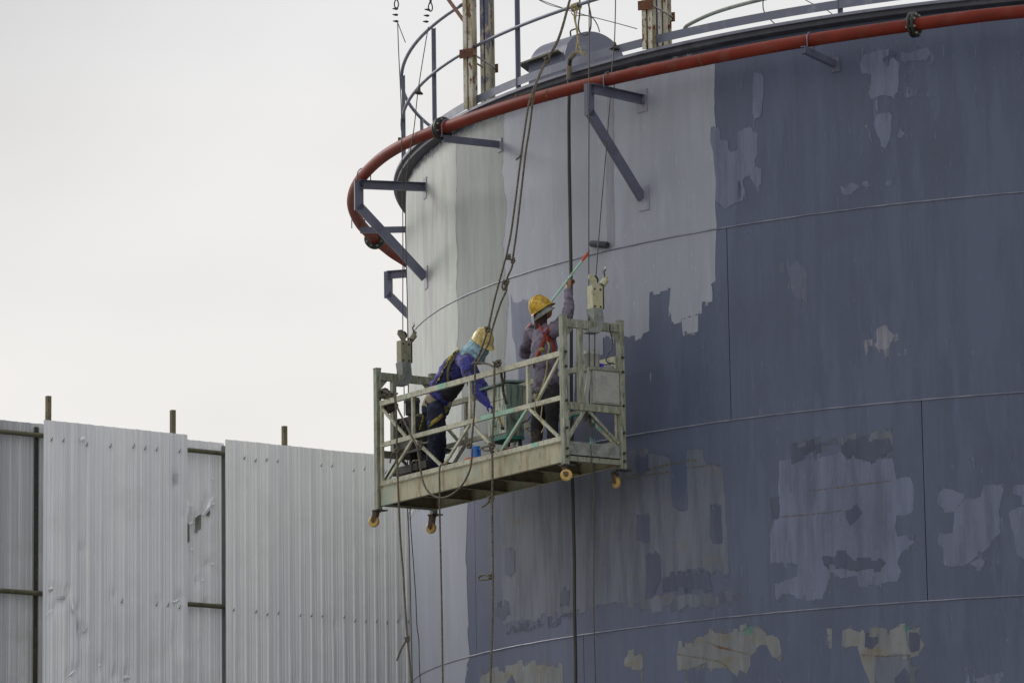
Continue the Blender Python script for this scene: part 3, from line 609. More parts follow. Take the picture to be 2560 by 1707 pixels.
def clamp(pa, pb, z, ex, ey, parent):
    q = MB()
    a = pa + ex * .085; b = pb - ex * .085
    q.box(Vector((a.x, a.y, z)), ex * .005, ey * .085, Vector((0, 0, .05))); q.build('clamp_plate', m_rust, parent)
    q = MB(); q.box(Vector((b.x, b.y, z)), ex * .005, ey * .085, Vector((0, 0, .05))); q.build('clamp_plate', m_rust, parent)
    q = MB(); q.cone(Vector((a.x, a.y, z)) + ey * .06, Vector((b.x, b.y, z)) + ey * .06, .010, n=8); q.cone(Vector((a.x, a.y, z)) - ey * .06, Vector((b.x, b.y, z)) - ey * .06, .010, n=8); q.build('clamp_bolt', m_bolt, parent)
clamp(p1, p2, 11.36, ex1, ey1, c1); clamp(p3_, p4, 11.20, ex3, ey3, c3)
q = MB(); a = on_cyl(1161, 62, R + .12); b = on_cyl(1100, -22, R + .16); q.angle(a, b, .05, .006); q.build('diagonal_stay', m_rust, c1)

# ============================================================ half-round hood on the roof
hc = on_cyl(1489, 190, R - .9); hc.z = 10.85
hood = thing('roof_hood', 'half-round blue-grey sheet steel hood on the tank roof behind the rim', 'vent hood', hc)
ax = -(on_z(1400, 170, 11) - on_z(1484, 150, 11)); 
fn = Vector((.62, -.78, 0)).normalized(); sd_ = Vector((-fn.y, fn.x, 0)); RH = .36; RW = .44; q = MB(); vs = []; n = 24; LH = .62
hz = on_plane(1484, 80, hc, fn).z - RH
hb = Vector((hc.x, hc.y, hz))
for j in (0, 1):
    for i in range(n + 1):
        a = pi * i / n; vs.append(hb - fn * LH * j + sd_ * cos(a) * RW + Vector((0, 0, sin(a) * RH)))
fs = [(i, i + 1, n + 2 + i, n + 1 + i) for i in range(n)]
q.add(vs, fs, True); q.build('curved_cover', m_steelL if 'm_steelL' in globals() else m_steel, hood)
q = MB(); q.add([vs[i] + fn * .004 for i in range(n + 1)], [list(range(n + 1))]); q.add([vs[i] + fn * .004 for i in (0, n)] + [vs[n] - Vector((0, 0, .5)), vs[0] - Vector((0, 0, .5))], [(0, 1, 2, 3)]); q.build('end_plate', m_rail, hood)
q = MB(); q.box(hb - fn * (LH * .5) - sd_ * (RW) - Vector((0, 0, .25)), fn * LH * .5, sd_ * .004, Vector((0, 0, .25))); q.build('skirt', m_steel, hood)
q = MB(); A = on_plane(1296, 163, hb, Vector((0, 1, 0))); 
pts = [on_z(1296, 163, 11.20), on_z(1394, 128, 11.20), on_z(1418, 147, 11.20), on_z(1320, 181, 11.20)]
q.add(pts + [p + Vector((0, 0, .02)) for p in pts], [(3, 2, 1, 0), (4, 5, 6, 7), (0, 1, 5, 4), (1, 2, 6, 5), (2, 3, 7, 6), (3, 0, 4, 7)]); q.build('eave_board', m_purlin, hood)
q = MB(); t_ = [on_plane(x, y, hb - fn * .2, fn) for x, y in ((1427, 92), (1426, 82), (1428, 77), (1440, 73), (1444, 78))]; q.tube(smooth(t_, 3), .009, 6); q.build('lifting_handle', m_dkmet, hood)

# ============================================================ corrugated fence
fq0 = Vector((-5.742, 50.854, 0)); fdir = (Vector((-1.756, 54.022, 0)) - fq0).normalized(); fn_ = Vector((fdir.y, -fdir.x, 0))  # normal toward camera
fence = thing('sheet_fence', 'tall corrugated zinc sheet fence left of the tank', 'fence', fq0 + Vector((0, 0, -1.6)))
PITCHW = .17
def sheet(s0, width, ztop, off, m, seed, dents=()):
    prof = []; rnd = random.Random(seed)
    x = 0
    while x < width - .001:
        for dx, h in ((0, .0), (.022, .0), (.034, .006), (.046, .0), (.058, .0), (.070, .006), (.076, 0), (.094, .005), (.082, 0), (.112, 0), (.124, .020), (.152, .020), (.164, 0)):
            if x + dx <= width: prof.append((x + dx, h))
        x += PITCHW
    prof.append((width + .02, 0.004)); nz_ = 110; zb = -1.55; zs = [zb + (3.4 - zb) * i / 6 for i in range(6)] + [3.4 + (ztop - 3.4) * i / nz_ for i in range(nz_ + 1)]
    vs = []
    for z in zs:
        for (a, h) in prof:
            w = .004 * noise.noise(Vector((s0 + a, z * .8, seed))) + .005 * noise.noise(Vector(((s0 + a) * 4, z * 2.3, seed + 9)))
            zz = z + (.006 * noise.noise(Vector((a * 5, seed, 0))) if z == zs[-1] else 0)
            for (du, dz, dr, dd) in dents:
                g = ((a - du) / dr) ** 2 + ((z - dz) / (dr * 1.5)) ** 2
                if g < 6: w -= dd * math.exp(-g)
            vs.append(fq0 + fdir * (s0 + a) + fn_ * (off + h + w) + Vector((0, 0, zz)))
    k = len(prof); fs = [(j * k + i, j * k + i + 1, (j + 1) * k + i + 1, (j + 1) * k + i) for j in range(len(zs) - 1) for i in range(k - 1)]
    q = MB(); q.add(vs, fs); o = q.build('corrugated_sheet', m, fence); return o
def fs_(x, y):
    d = ray(x, y); n = fn_; t = fq0.dot(n) / d.dot(n); p = d * t; return (p - fq0).dot(fdir), p.z
def dn(lst, s0): 
    o = []
    for (x, y, r, d) in lst:
        s, z = fs_(x / 2.099, 960 + y / 2.099); o.append((s - s0, z, r, d))
    return o
DB = [(265, 1070, .05, .02), (310, 1115, .08, .03), (350, 1090, .05, .025), (390, 1190, .06, .03), (270, 1185, .05, .02), (430, 1300, .08, .03), (420, 870, .05, .02), (390, 1500, .06, .025), (350, 1530, .05, .02)]
DB2 = [(475, 910, .04, .02), (585, 1110, .05, .02), (525, 1475, .06, .02), (590, 1530, .06, .03), (660, 1540, .08, .03)]
DB3 = [(930, 1130, .06, .03), (820, 1140, .05, .02), (910, 500, .06, .02), (910, 540, .05, .015), (955, 690, .03, .012), (910, 1340, .12, .02)]
DC = [(990, 620, .06, .04), (1005, 730, .05, .035), (1030, 690, .04, .03), (1062, 685, .04, .03), (1100, 650, .06, .04), (1115, 600, .05, .03), (985, 780, .07, .05), (1040, 740, .06, .04), (1005, 870, .04, .03), (1065, 1030, .04, .03), (1115, 945, .04, .03), (1110, 1140, .04, .03), (1000, 1400, .05, .03)]
# set back section on the far left
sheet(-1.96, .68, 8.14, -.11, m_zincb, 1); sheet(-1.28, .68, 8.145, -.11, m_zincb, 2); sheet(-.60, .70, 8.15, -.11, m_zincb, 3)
# front section
s = .016
for k, dl in enumerate((DB, DB2, DB3)): sheet(s + .695 * k, .70 if k < 2 else .69, 8.178 - .003 * k, .03 - .004 * (k % 2), m_zinc, 10 + k, dn(dl, s + .695 * k))
# recessed section
sheet(2.08, .675, 8.14, -.12, m_zinc, 20, dn(DC, 2.08)); 
# long front section running behind the tank
for k in range(12):
    s0 = 2.691 + .672 * k; sheet(s0, .675, 8.165 - .002 * (k % 3), .03 - .004 * (k % 2), m_zinc_lit, 30 + k, dn([(2110, 460, .05, .03), (2100, 1240, .04, .02)], s0) if k in (3, 4) else [(random.random() * .6, 5 + 2.5 * random.random(), .04, .012)])
for z in (7.993, 6.063, 4.13, 2.2, .3):
    q = MB(); q.tube([fq0 + fdir * -2.4 + fn_ * -.03 + Vector((0, 0, z)), fq0 + fdir * 11 + fn_ * -.03 + Vector((0, 0, z))], .030, 12); q.build('rail', m_purlin, fence)
for x in (121, 432, 711):
    yb = {121: 1050, 432: 1080, 711: 1112}[x]; yt = {121: 990, 432: 1025, 711: 1065}[x]
    d = ray(x, yt); P0 = fq0 - fn_ * .13; t = P0.dot(fn_) / d.dot(fn_); p = d * t
    q = MB(); q.beam((p.x, p.y, -1.6), (p.x, p.y, p.z), .055, .055, up=fdir); q.build('post', m_post, fence)
q = MB(); p = fq0 + fdir * 2.80 - fn_ * .085; q.beam(p + Vector((0, 0, -1.6)), p + Vector((0, 0, 8.1)), .16, .02, up=fn_); q.build('dark_gap_strip', mat('dull_green_board', (.13, .135, .12), .8, 0, [((.20, .205, .19), (6, 6, 1), .5, .65, 4)]), fence)  # dark strip in place of the shaded gap beside the recessed sheet
q = MB(); p = fq0 + fdir * -.02 - fn_ * .075; q.beam(p + Vector((0, 0, -1.6)), p + Vector((0, 0, 8.1)), .05, .02, up=fn_); q.build('dark_gap_strip', m_dkmet, fence)  # narrow dark strip filling the gap left of the front section
m_hole = mat('torn_shadowed_backing', (.15, .16, .14), .8, 0, [((.24, .26, .22), (9, 9, 2), .5, .62, 4)])
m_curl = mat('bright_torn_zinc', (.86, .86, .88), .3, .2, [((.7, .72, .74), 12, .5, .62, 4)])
def fpoly(pts, m, off, nm, conv, bulge=.02):
    V = []
    for x, y in pts:
        X, Y = conv(x, y); d = ray(X, Y); P0 = fq0 + fn_ * off; V.append(d * (P0.dot(fn_) / d.dot(fn_)))
    c = sum(V, Vector()) / len(V) + fn_ * bulge; q = MB(); q.add(V + [c], [(i, (i + 1) % len(V), len(V)) for i in range(len(V))]); q.build(nm, m, fence)
cv = lambda x, y: (440 + x / 3.565, 1060 + y / 3.565)
for pts in ([(88, 905), (104, 880), (120, 900), (122, 1040), (105, 1058), (92, 1020)], [(172, 830), (195, 815), (228, 798), (222, 935), (197, 945), (182, 972), (168, 965)], [(268, 805), (302, 762), (306, 800), (290, 822), (272, 818)]) : fpoly(pts, m_hole, -.085, 'torn_hole', cv, -.01)
for pts in ([(84, 600), (108, 650), (128, 700), (120, 770), (100, 860), (84, 905)], [(240, 800), (262, 760), (310, 650), (342, 640), (330, 705), (300, 762), (265, 805)], [(130, 715), (152, 708), (150, 735), (128, 745)], [(125, 870), (148, 862), (146, 892), (124, 900)], [(320, 705), (344, 700), (340, 722), (318, 726)], [(160, 818), (186, 812), (182, 832), (164, 834)], [(130, 1100), (152, 1095), (148, 1130), (130, 1135)], [(316, 1236), (338, 1232), (334, 1256), (316, 1258)], [(226, 1382), (250, 1378), (246, 1402), (228, 1404)], [(318, 480), (336, 476), (334, 496), (318, 498)], [(226, 795), (252, 790), (250, 812), (228, 814)]): fpoly(pts, m_curl, -.083, 'torn_edge', cv, .03)
cw5 = lambda x, y: (x / 2.099, 960 + y / 2.099)
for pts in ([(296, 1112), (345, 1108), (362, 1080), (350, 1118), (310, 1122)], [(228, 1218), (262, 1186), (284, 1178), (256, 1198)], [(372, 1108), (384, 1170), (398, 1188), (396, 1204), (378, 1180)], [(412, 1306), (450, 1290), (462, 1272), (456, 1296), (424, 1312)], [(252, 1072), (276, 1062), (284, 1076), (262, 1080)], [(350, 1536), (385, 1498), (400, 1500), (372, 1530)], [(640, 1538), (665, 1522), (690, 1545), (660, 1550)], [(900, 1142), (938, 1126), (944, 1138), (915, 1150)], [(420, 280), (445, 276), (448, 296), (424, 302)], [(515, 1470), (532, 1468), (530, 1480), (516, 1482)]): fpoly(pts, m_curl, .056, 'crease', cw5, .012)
for pts in ([(298, 1122), (345, 1120), (340, 1130), (305, 1132)], [(400, 1200), (412, 1260), (408, 1300), (398, 1250)], [(252, 1080), (280, 1080), (262, 1092)], [(912, 470), (935, 470), (930, 520), (915, 515)]): fpoly(pts, m_zincb, .056, 'crease', cw5, .004)
fpoly([(2098, 440), (2112, 436), (2108, 470), (2096, 468)], m_hole, .056, 'torn_hole', cw5, .0)
q = MB(); rnd = random.Random(3)
def screws(s0, s1, zr):
    s = s0 + .11
    while s < s1 - .03:
        if rnd.random() < .62:
            p = fq0 + fdir * s + fn_ * .036 + Vector((0, 0, zr + rnd.uniform(-.02, .02))); d = (fdir * .5 + Vector((0, 0, 1))).normalized() * .035
            q.tube([p - d + fn_ * .004, p + fn_ * .012, p + d + fn_ * .004], [.002, .006, .002], 5); q.cone(p + fn_ * .005 - d * .6, p + fn_ * .02 - d * .6, .009, n=6)
        s += .17
for zr in (7.95, 6.02, 4.1):
    screws(.016, 2.10, zr); screws(2.70, 5.7, zr)
q.build('screws', m_screw, fence, kind='stuff')

# ============================================================ suspended platform
plat = thing('suspended_platform', 'paint-spattered suspended work platform hanging beside the tank', 'work platform', G(GL / 2, GW / 2, 0))
def part(name, m, f, parent=plat, **k):
    q = MB(); f(q); return q.build(name, m, parent, **k)
def truss(v, front):
    m = m_fr; W = .034; vf = v
    part('top_rail', m, lambda q: q.beam(G(.07, vf, 1.118), G(GL - .07, vf, 1.118), .038, .056))
    part('middle_rail', m, lambda q: q.beam(G(.07, vf, .664), G(GL - .07, vf, .664), .034, .048))
    part('lower_rail', m, lambda q: q.beam(G(.07, vf, .246), G(GL - .07, vf, .246), .034, .048))
    for u in (.09, GL - .09): part('end_upright', m, lambda q: q.beam(G(u, vf, .222), G(u, vf, 1.146), .032, .034, up=gu))
    for u in (.70, 1.783, 2.836): part('upright', m, lambda q: q.beam(G(u, vf, .688), G(u, vf, 1.09), .03, .032, up=gu))
    for a, b in (((.20, .27), (.69, .64)), ((.71, .64), (1.24, .27)), ((1.27, .27), (1.77, .64)), ((1.80, .64), (2.27, .27)), ((2.33, .27), (2.82, .64)), ((2.85, .64), (3.36, .27))):
        part('lower_brace', m, lambda q: q.beam(G(a[0], vf, a[1]), G(b[0], vf, b[1]), .024, .030))
    for a, b in (((.11, 1.05), (.55, .69)), ((2.99, .69), (3.40, 1.08))): part('upper_brace', m, lambda q: q.beam(G(a[0], vf, a[1]), G(b[0], vf, b[1]), .024, .030))
truss(.017, True); truss(GW - .017, False)
def deck_beam(v, s):
    def f(q):
        q.beam(G(.075, v, .108), G(GL - .075, v, .108), .004, .204); q.beam(G(.075, v, .212), G(GL - .075, v, .212), .03, .005, off=(0, 0)); q.beam(G(.075, v + s * .018, .006), G(GL - .075, v + s * .018, .006), .034, .005)
    part('deck_beam', m_beam, f)
m_turq = mat('turquoise_overspray', (.27, .50, .38), .6, 0, [((.40, .46, .36), (14, 14, 14), .48, .62, 5), ((.18, .38, .29), 30, .5, .62, 4)])
part('turquoise_smear', m_turq, lambda q: q.beam(G(1.98, -.0015, .664), G(2.60, -.0015, .664), .004, .047))
part('turquoise_smear', m_turq, lambda q: q.beam(G(2.37, .003, .30), G(2.80, .003, .624), .004, .0285))
part('turquoise_smear', m_turq, lambda q: q.beam(G(2.90, -.0015, .246), G(3.02, -.0015, .246), .004, .047))
part('turquoise_smear', m_turq, lambda q: q.beam(G(1.20, -.0035, 1.118), G(1.36, -.0035, 1.118), .004, .055))
deck_beam(.006, 1); deck_beam(GW - .006, -1)
part('beam_groove', m_dkmet, lambda q: q.gbox(.08, GL - .08, -.001, .002, .2165, .2215))
for k in range(8):           # floor boards
    v0 = .03 + k * (GW - .06) / 8; part('floor_board', m_under, lambda q: q.gbox(.06, GL - .06, v0 + .002, v0 + (GW - .06) / 8 - .002, .135, .155))
for k in range(6):
    u = .09 + k * (GL - .18) / 5; part('cross_member', m_cross, lambda q: q.channel(G(u, .01, .07), G(u, GW - .01, .07), .04, .11, .005, side=1))
def end_frame(u, s):
    for v in (.0, GW): 
        def f(q, v=v):
            q.beam(G(u, v, -.035), G(u, v, 1.50), .060, .062, up=gu); q.beam(G(u, v, 1.50), G(u, v, 1.512), .066, .068, up=gu)
        p = part('corner_post', m_fr2, f)
        for w in (.05, .13, .34, .62, .97, 1.12):
            part('bolt', m_dkmet, lambda q: q.cone(G(u + s * .028, v, w), G(u + s * .052, v, w), .014, n=6), p)
    part('end_top_beam', m_fr2, lambda q: q.beam(G(u, .03, 1.425), G(u, GW - .03, 1.425), .045, .085))
    part('end_middle_beam', m_fr2, lambda q: q.beam(G(u, .03, .575), G(u, GW - .03, .575), .042, .075))
    part('end_low_beam', m_fr2, lambda q: q.beam(G(u, .03, .035), G(u, GW - .03, .035), .04, .05))
    part('toe_plate', m_toe, lambda q: q.beam(G(u, .03, .145), G(u, GW - .03, .145), .006, .135))
    part('end_inner_upright', m_fr2, lambda q: q.beam(G(u, .205, .61), G(u, .205, 1.385), .045, .062, up=gu))
    for v0, v1 in ((.25, .035), (.30, .67)): part('end_brace', m_fr2, lambda q: q.beam(G(u, v0, .54), G(u, v1, .23), .02, .03))
    for v0, v1 in ((.03, .13), (GW - .03, GW - .13)):
        part('gusset', m_fr2, lambda q: q.add([G(u + e, v0, 1.382) for e in (-.004, .004)] + [G(u + e, v1, 1.382) for e in (-.004, .004)] + [G(u + e, v0, 1.27) for e in (-.004, .004)], [(0, 2, 4), (1, 5, 3), (0, 1, 3, 2), (2, 3, 5, 4), (0, 4, 5, 1)]))
    for v in (.0, GW):
        part('bumper', m_dkmet, lambda q: q.beam(G(u, v - .05, -.038), G(u, v + .09, -.038), .10, .012))
end_frame(GL - .03, 1); end_frame(.03, -1)
# casters
def caster(x, y, v, tilt, ang):
    c = GP(x, y, v); cg = gl(c); w = .061
    root = bpy.data.objects.new('caster', None); col.objects.link(root); root.parent = plat; root.location = c - root_loc(plat)
    ax = gu * sin(radians(ang)) + gv * cos(radians(ang)); up = Vector((0, 0, 1))
    q = MB(); q.lathe([(.018, -.017), (w * .80, -.020), (w * .97, -.016), (w, -.006), (w, .006), (w * .97, .016), (w * .80, .020), (.018, .017)], c, ax, 28); q.lathe([(.018, -.017), (.018, .017)], c, ax, 12); q.build('wheel', m_wheel, root)
    top = G(cg.x - tilt, cg.y, -.05); q = MB()
    for s in (-1, 1): q.beam(c + ax * s * .028, Vector((top.x, top.y, top.z)) + ax * s * .028, .006, .05, up=ax.cross(up))
    q.beam(top - ax * .034, top + ax * .034, .07, .012); q.cone(c - ax * .038, c + ax * .038, .012, n=8); q.cone(top, top + up * .02, .03, n=12)
    q.build('fork', m_fork, root)
caster(80, 1437, 0.0, -.05, -28); caster(410, 1475, GW, -.03, -20); caster(1190, 1170, 0.0, .04, -52); caster(1478, 1212, GW, .03, 8)

# hoists on both ends
def hoist(u, s, dark):
    mm = m_dkmotor if dark else m_motor; nm = 'hoist'
    lab = 'grimy dark wire rope hoist inside the far left end of the platform' if dark else 'grey boxy wire rope hoist inside the right end frame of the platform'
    h = thing('rope_hoist', lab, 'hoist', G(u, .45, .60))
    def hp(n, m, f): q = MB(); f(q); return q.build(n, m, h)
    hp('gear_case', mm, lambda q: q.gbox(u - .10, u + .085, .36, .69, .625, .97) if not dark else q.gbox(u - .13, u + .15, .22, .62, .60, .96))
    hp('cover_plate', mm, lambda q: q.gbox(u + .085, u + .095, .375, .675, .64, .955) if not dark else q.gbox(u - .12, u + .14, .21, .22, .62, .94))
    hp('top_flange', m_fr2, lambda q: q.gbox(u - .10, u + .10, .34, .70, .97, 1.00))
    vm_ = .42 if not dark else .34
    hp('motor', mm, lambda q: q.lathe([(0, 1.0), (.075, 1.0), (.078, 1.02), (.078, 1.13), (.085, 1.135), (.085, 1.165), (.078, 1.17), (.078, 1.185), (.0, 1.19)], G(u - .02, vm_, 0), (0, 0, 1), 20))
    hp('guide_tube', mm, lambda q: (q.tube(smooth([G(u + .02, .36, 1.0), G(u + .03, .335, .85), G(u + .035, .30, .70), G(u + .03, .30, .62)], 4), .024, 10)))
    hp('rope_outlet', m_rust, lambda q: q.cone(G(u + .03, .30, .62), G(u + .03, .30, .55), .018, .026, n=10))
    hp('sheave_hanger', m_dkmet, lambda q: (q.gbox(u + .02, u + .045, .27, .30, .44, .56), q.gbox(u + .02, u + .045, .32, .35, .40, .56)))
    if not dark:
        hp('limit_switch', m_blueled, lambda q: q.gbox(u - .02, u + .02, .50, .54, 1.02, 1.055))
        hp('rear_cap', m_motor, lambda q: q.lathe([(0, 0), (.05, 0), (.055, .03), (.03, .05), (0, .05)], G(u - .02, .62, 1.0), (0, 0, 1), 14))
        hp('hand_wheel', m_tealpart, lambda q: (q.tube([G(u - .05, .74, .62) + gu * .07 * cos(a * pi / 8) + Vector((0, 0, .07 * sin(a * pi / 8))) for a in range(16)], .01, 6, True), q.beam(G(u - .12, .74, .62), G(u + .02, .74, .62), .012, .012)))
    else:
        hp('brake_drum', m_tealpart, lambda q: (q.lathe([(0, .66), (.085, .66), (.09, .70), (.07, .72), (.09, .74), (.07, .76), (.085, .79), (0, .80)], G(u + .25, .45, 0), (0, 0, 1), 18), q.lathe([(.05, .80), (.05, 1.12)], G(u + .25, .45, 0), (0, 0, 1), 12)))
        hp('lower_motor', m_dkmotor, lambda q: q.lathe([(0, .28), (.06, .28), (.075, .32), (.075, .56), (0, .60)], G(u + .16, .42, 0), (0, 0, 1), 18))
        hp('support_plate', m_dkmet, lambda q: q.gbox(u - .17, u + .50, .16, .66, .34, .42))
        hp('shelf', m_dkmet, lambda q: q.gbox(u - .12, u + .40, .20, .60, .555, .585))
    return h
def coil(u, v, w, rad, n, r_, m, lab, ax):
    c = G(u, v, w); o = thing('cable_coil', lab, 'cable', c); q = MB(); e = ax; 
    for k in range(n):
        cc2 = c + gv * (k - n / 2) * r_ * 2.0 + UP_ * .01 * (k % 3); q.tube([cc2 + e * cos(a * pi / 10) * rad * (1 + .08 * sin(k * 2.1)) + UP_ * sin(a * pi / 10) * rad * (1.35 + .1 * cos(k * 1.7)) for a in range(20)], r_, 6, True)
    q.build('loops', m, o)
UP_ = Vector((0, 0, 1))
coil(.36, .10, .80, .075, 5, .009, m_hose, 'black cable coiled up at the left end under the top rail', gu)
coil(.50, .20, .36, .060, 4, .010, m_dkmet, 'dark cable loops low at the left end beside the bent man', gu)
hoist(GL - .10, 1, False); hoist(.22, -1, True)
# safety locks above the end beams
def lock(u, v, m, dark, lab):
    h = thing('safety_lock', lab, 'safety lock', G(u, v, 1.48), 'rope safety locks on the end frames')
    ex, ey = gu, gv; up = Vector((0, 0, 1)); c = G(u, v, 0)
    def lp_(n, m_, f): q = MB(); f(q); return q.build(n, m_, h)
    d = 1 if not dark else -1
    lp_('body', m, lambda q: q.gbox(u - .045, u + .045, v - .055, v + .075, 1.60, 1.84))
    lp_('side_plate', m_dkmet, lambda q: q.gbox(u - .05, u + .05, v + .078, v + .088, 1.60, 1.83))
    lp_('strap', m_fr2, lambda q: (q.gbox(u + .048, u + .056, v - .05, v + .06, 1.40, 1.60), q.gbox(u - .056, u - .048, v - .05, v + .06, 1.40, 1.60)))
    lp_('saddle', m_toe, lambda q: (q.add([G(u + .062, v - .06, 1.60), G(u + .062, v + .06, 1.60), G(u + .062, v + .075, 1.42), G(u + .062, v + .02, 1.345), G(u + .062, v - .12, 1.345), G(u + .062, v - .12, 1.385), G(u + .062, v - .03, 1.41)] + [G(u - .062, v - .06, 1.60), G(u - .062, v + .06, 1.60), G(u - .062, v + .075, 1.42), G(u - .062, v + .02, 1.345), G(u - .062, v - .12, 1.345), G(u - .062, v - .12, 1.385), G(u - .062, v - .03, 1.41)], [(6, 5, 4, 3, 2, 1, 0), (7, 8, 9, 10, 11, 12, 13)] + [(i, (i + 1) % 7, 7 + (i + 1) % 7, 7 + i) for i in range(7)])))
    for w in (1.62, 1.80): lp_('bolt', m_dkmet, lambda q: q.cone(G(u + .044, v - .03, w), G(u + .056, v - .03, w), .011, n=6)); lp_('bolt', m_dkmet, lambda q: q.cone(G(u + .044, v + .045, w), G(u + .056, v + .045, w), .011, n=6))
    # rope guide wheel on the left and lever with roller on the right
    lp_('guide_bracket', m, lambda q: q.add([G(u + e, v + a, w) for e in (.05, .042) for a, w in ((-.05, 1.74), (-.055, 1.84), (-.105, 1.90), (-.095, 1.945), (-.05, 1.955), (.0, 1.90), (.005, 1.80), (-.02, 1.73))], [tuple(range(8)), tuple(range(15, 7, -1))] + [(i, 8 + i, 8 + (i + 1) % 8, (i + 1) % 8) for i in range(8)]))
    lp_('guide_wheel', m_dkmet, lambda q: q.lathe([(0, -.012), (.045, -.012), (.03, 0), (.045, .012), (0, .012)], G(u + .02, v - .01, 1.90), gu, 18))
    lp_('lever', m_dkmet, lambda q: (q.tube([G(u, v + .07, 1.80), G(u, v + .10, 1.88), G(u, v + .14, 1.955), G(u, v + .125, 2.0), G(u, v + .15, 2.03)], .009, 6)))
    lp_('lever_weight', m, lambda q: (q.cone(G(u, v + .10, 1.86), G(u, v + .15, 1.92), .034, n=10), q.ball(G(u, v + .155, 1.945), .022)))
    lp_('lever_tip', m_white, lambda q: q.cone(G(u, v + .148, 2.03), G(u, v + .142, 2.06), .007, n=6))
    return h
lock(GL - .03, .40, m_lock, False, 'cream rope safety lock above the right end frame')
lock(.03, .34, mat('olive_lock_paint', (.26, .25, .17), .55, 0, [((.14, .14, .10), 14, .5, .66, 4)]), True, 'olive rope safety lock above the left end frame')

# cabinet
def cab():
    A = GP(738, 945, .20); B = GP(850, 940, .20); a = gl(A); b = gl(B); u0, u1 = a.x, b.x; v0 = .20; v1 = gl(GE(945, 935, u1)).y; w0 = gl(GP(850, 938, .20)).z; w1 = gl(GP(850, 640, .20)).z
    h = thing('control_cabinet', 'paint-splashed green and grey metal cabinet with a sloping lid between the workers', 'cabinet', G((u0 + u1) / 2, (v0 + v1) / 2, w0))
    def hp(n, m, f): q = MB(); f(q); return q.build(n, m, h)
    hp('body', m_cabside, lambda q: q.gbox(u0, u1, v0, v1, w0, w1)); hp('front_panel', m_cab, lambda q: q.gbox(u0 + .01, u1 - .015, v0 - .008, v0 - .001, w0 + .03, w1 - .02))
    hp('panel_seam', m_dkmet, lambda q: q.gbox(u0 + .01, u1 - .015, v0 - .011, v0 - .0085, w1 - .16, w1 - .155))
    hp('lid', m_lid, lambda q: q.add([G(u, v, w) for w_ in (0, 1) for u, v, w in ((u0 - .07, v0 - .06, w1 - .02 + .022 * w_), (u1 + .01, v0 - .03, w1 + .01 + .022 * w_), (u1 + .01, v1 + .02, w1 + .03 + .022 * w_), (u0 - .05, v1 + .02, w1 + .02 + .022 * w_))], [(3, 2, 1, 0), (4, 5, 6, 7), (0, 1, 5, 4), (1, 2, 6, 5), (2, 3, 7, 6), (3, 0, 4, 7)]))
    hp('handle', m_dkmet, lambda q: q.tube([G(u0 + .16, v0 - .01, w0 + .20), G(u0 + .16, v0 - .04, w0 + .20), G(u0 + .16, v0 - .04, w0 + .12), G(u0 + .16, v0 - .01, w0 + .12)], .006, 6))
    for u in (u0 + .03, u1 - .03):
        for v in (v0 + .03, v1 - .03): hp('leg', m_dkmet, lambda q: q.gbox(u - .015, u + .015, v - .015, v + .015, .156, w0))
    hp('base_shelf', m_tealpart, lambda q: q.gbox(u0 - .02, u1 + .01, v0 - .02, v1, w0 - .035, w0 - .005))
cab()
# cans and buckets on the deck
def can(x, y, v, r, h, m, lab, name='paint_can', cat='paint can', z0=.157, parts=()):
    c = gl(GP(x, y, v)); u = c.x; base = G(u, v, z0)
    o = thing(name, lab, cat, base, None); q = MB(); q.lathe([(0, 0), (r * .92, 0), (r, .01), (r, h), (r * .93, h), (r * .93, .02), (0, .02)], base, (0, 0, 1), 24); q.build('body', m, o)
    for n, m2, pr in parts: q = MB(); q.lathe(pr, base, (0, 0, 1), 24); q.build(n, m2, o)
    return o
can(655, 1010, .16, .090, .10, m_canw, 'white paint can with lime and orange crusted rim holding a blue jug', parts=[('crusted_rim', m_orang2, [(.088, .10), (.105, .105), (.107, .14), (.085, .155)]), ('lime_drip', m_lime, [(.0915, .085), (.108, .09), (.107, .104), (.09, .104)])])
jb = G(gl(GP(665, 1010, .16)).x, .16, .185); q = MB(); q.lathe([(0, 0), (.07, 0), (.075, .02), (.072, .10), (.054, .13), (.050, .20), (.052, .245), (.046, .245), (.044, .20), (.0, .19)], jb, (0, 0, 1), 22)
jo = thing('blue_jug', 'bright blue plastic jug standing in the crusted paint can', 'jug', jb); q.build('body', m_blue, jo); q = MB(); q.tube(smooth([jb + gu * .052 + Vector((0, 0, .22)), jb + gu * .09 + Vector((0, 0, .20)), jb + gu * .085 + Vector((0, 0, .13)), jb + gu * .068 + Vector((0, 0, .10))], 4), .008, 6); q.build('handle', m_blue, jo)
can(560, 1040, .42, .13, .20, m_bucket, 'dark green-black bucket on the deck behind the bent worker', 'bucket', 'bucket')
tr_c = gl(GP(880, 990, .14)); tray = thing('paint_tray', 'red labelled flat tub of tools on the deck under the cabinet', 'tub', G(tr_c.x, .14, .157))
q = MB(); q.gbox(tr_c.x - .17, tr_c.x + .17, .05, .24, .157, .295); q.build('body', m_dkmotor, tray); q = MB(); q.gbox(tr_c.x - .16, tr_c.x + .13, .044, .049, .25, .29); q.build('red_band', m_redlab, tray)
q = MB(); q.gbox(tr_c.x - .18, tr_c.x + .18, .04, .25, .295, .302); q.build('rim', m_canw, tray)
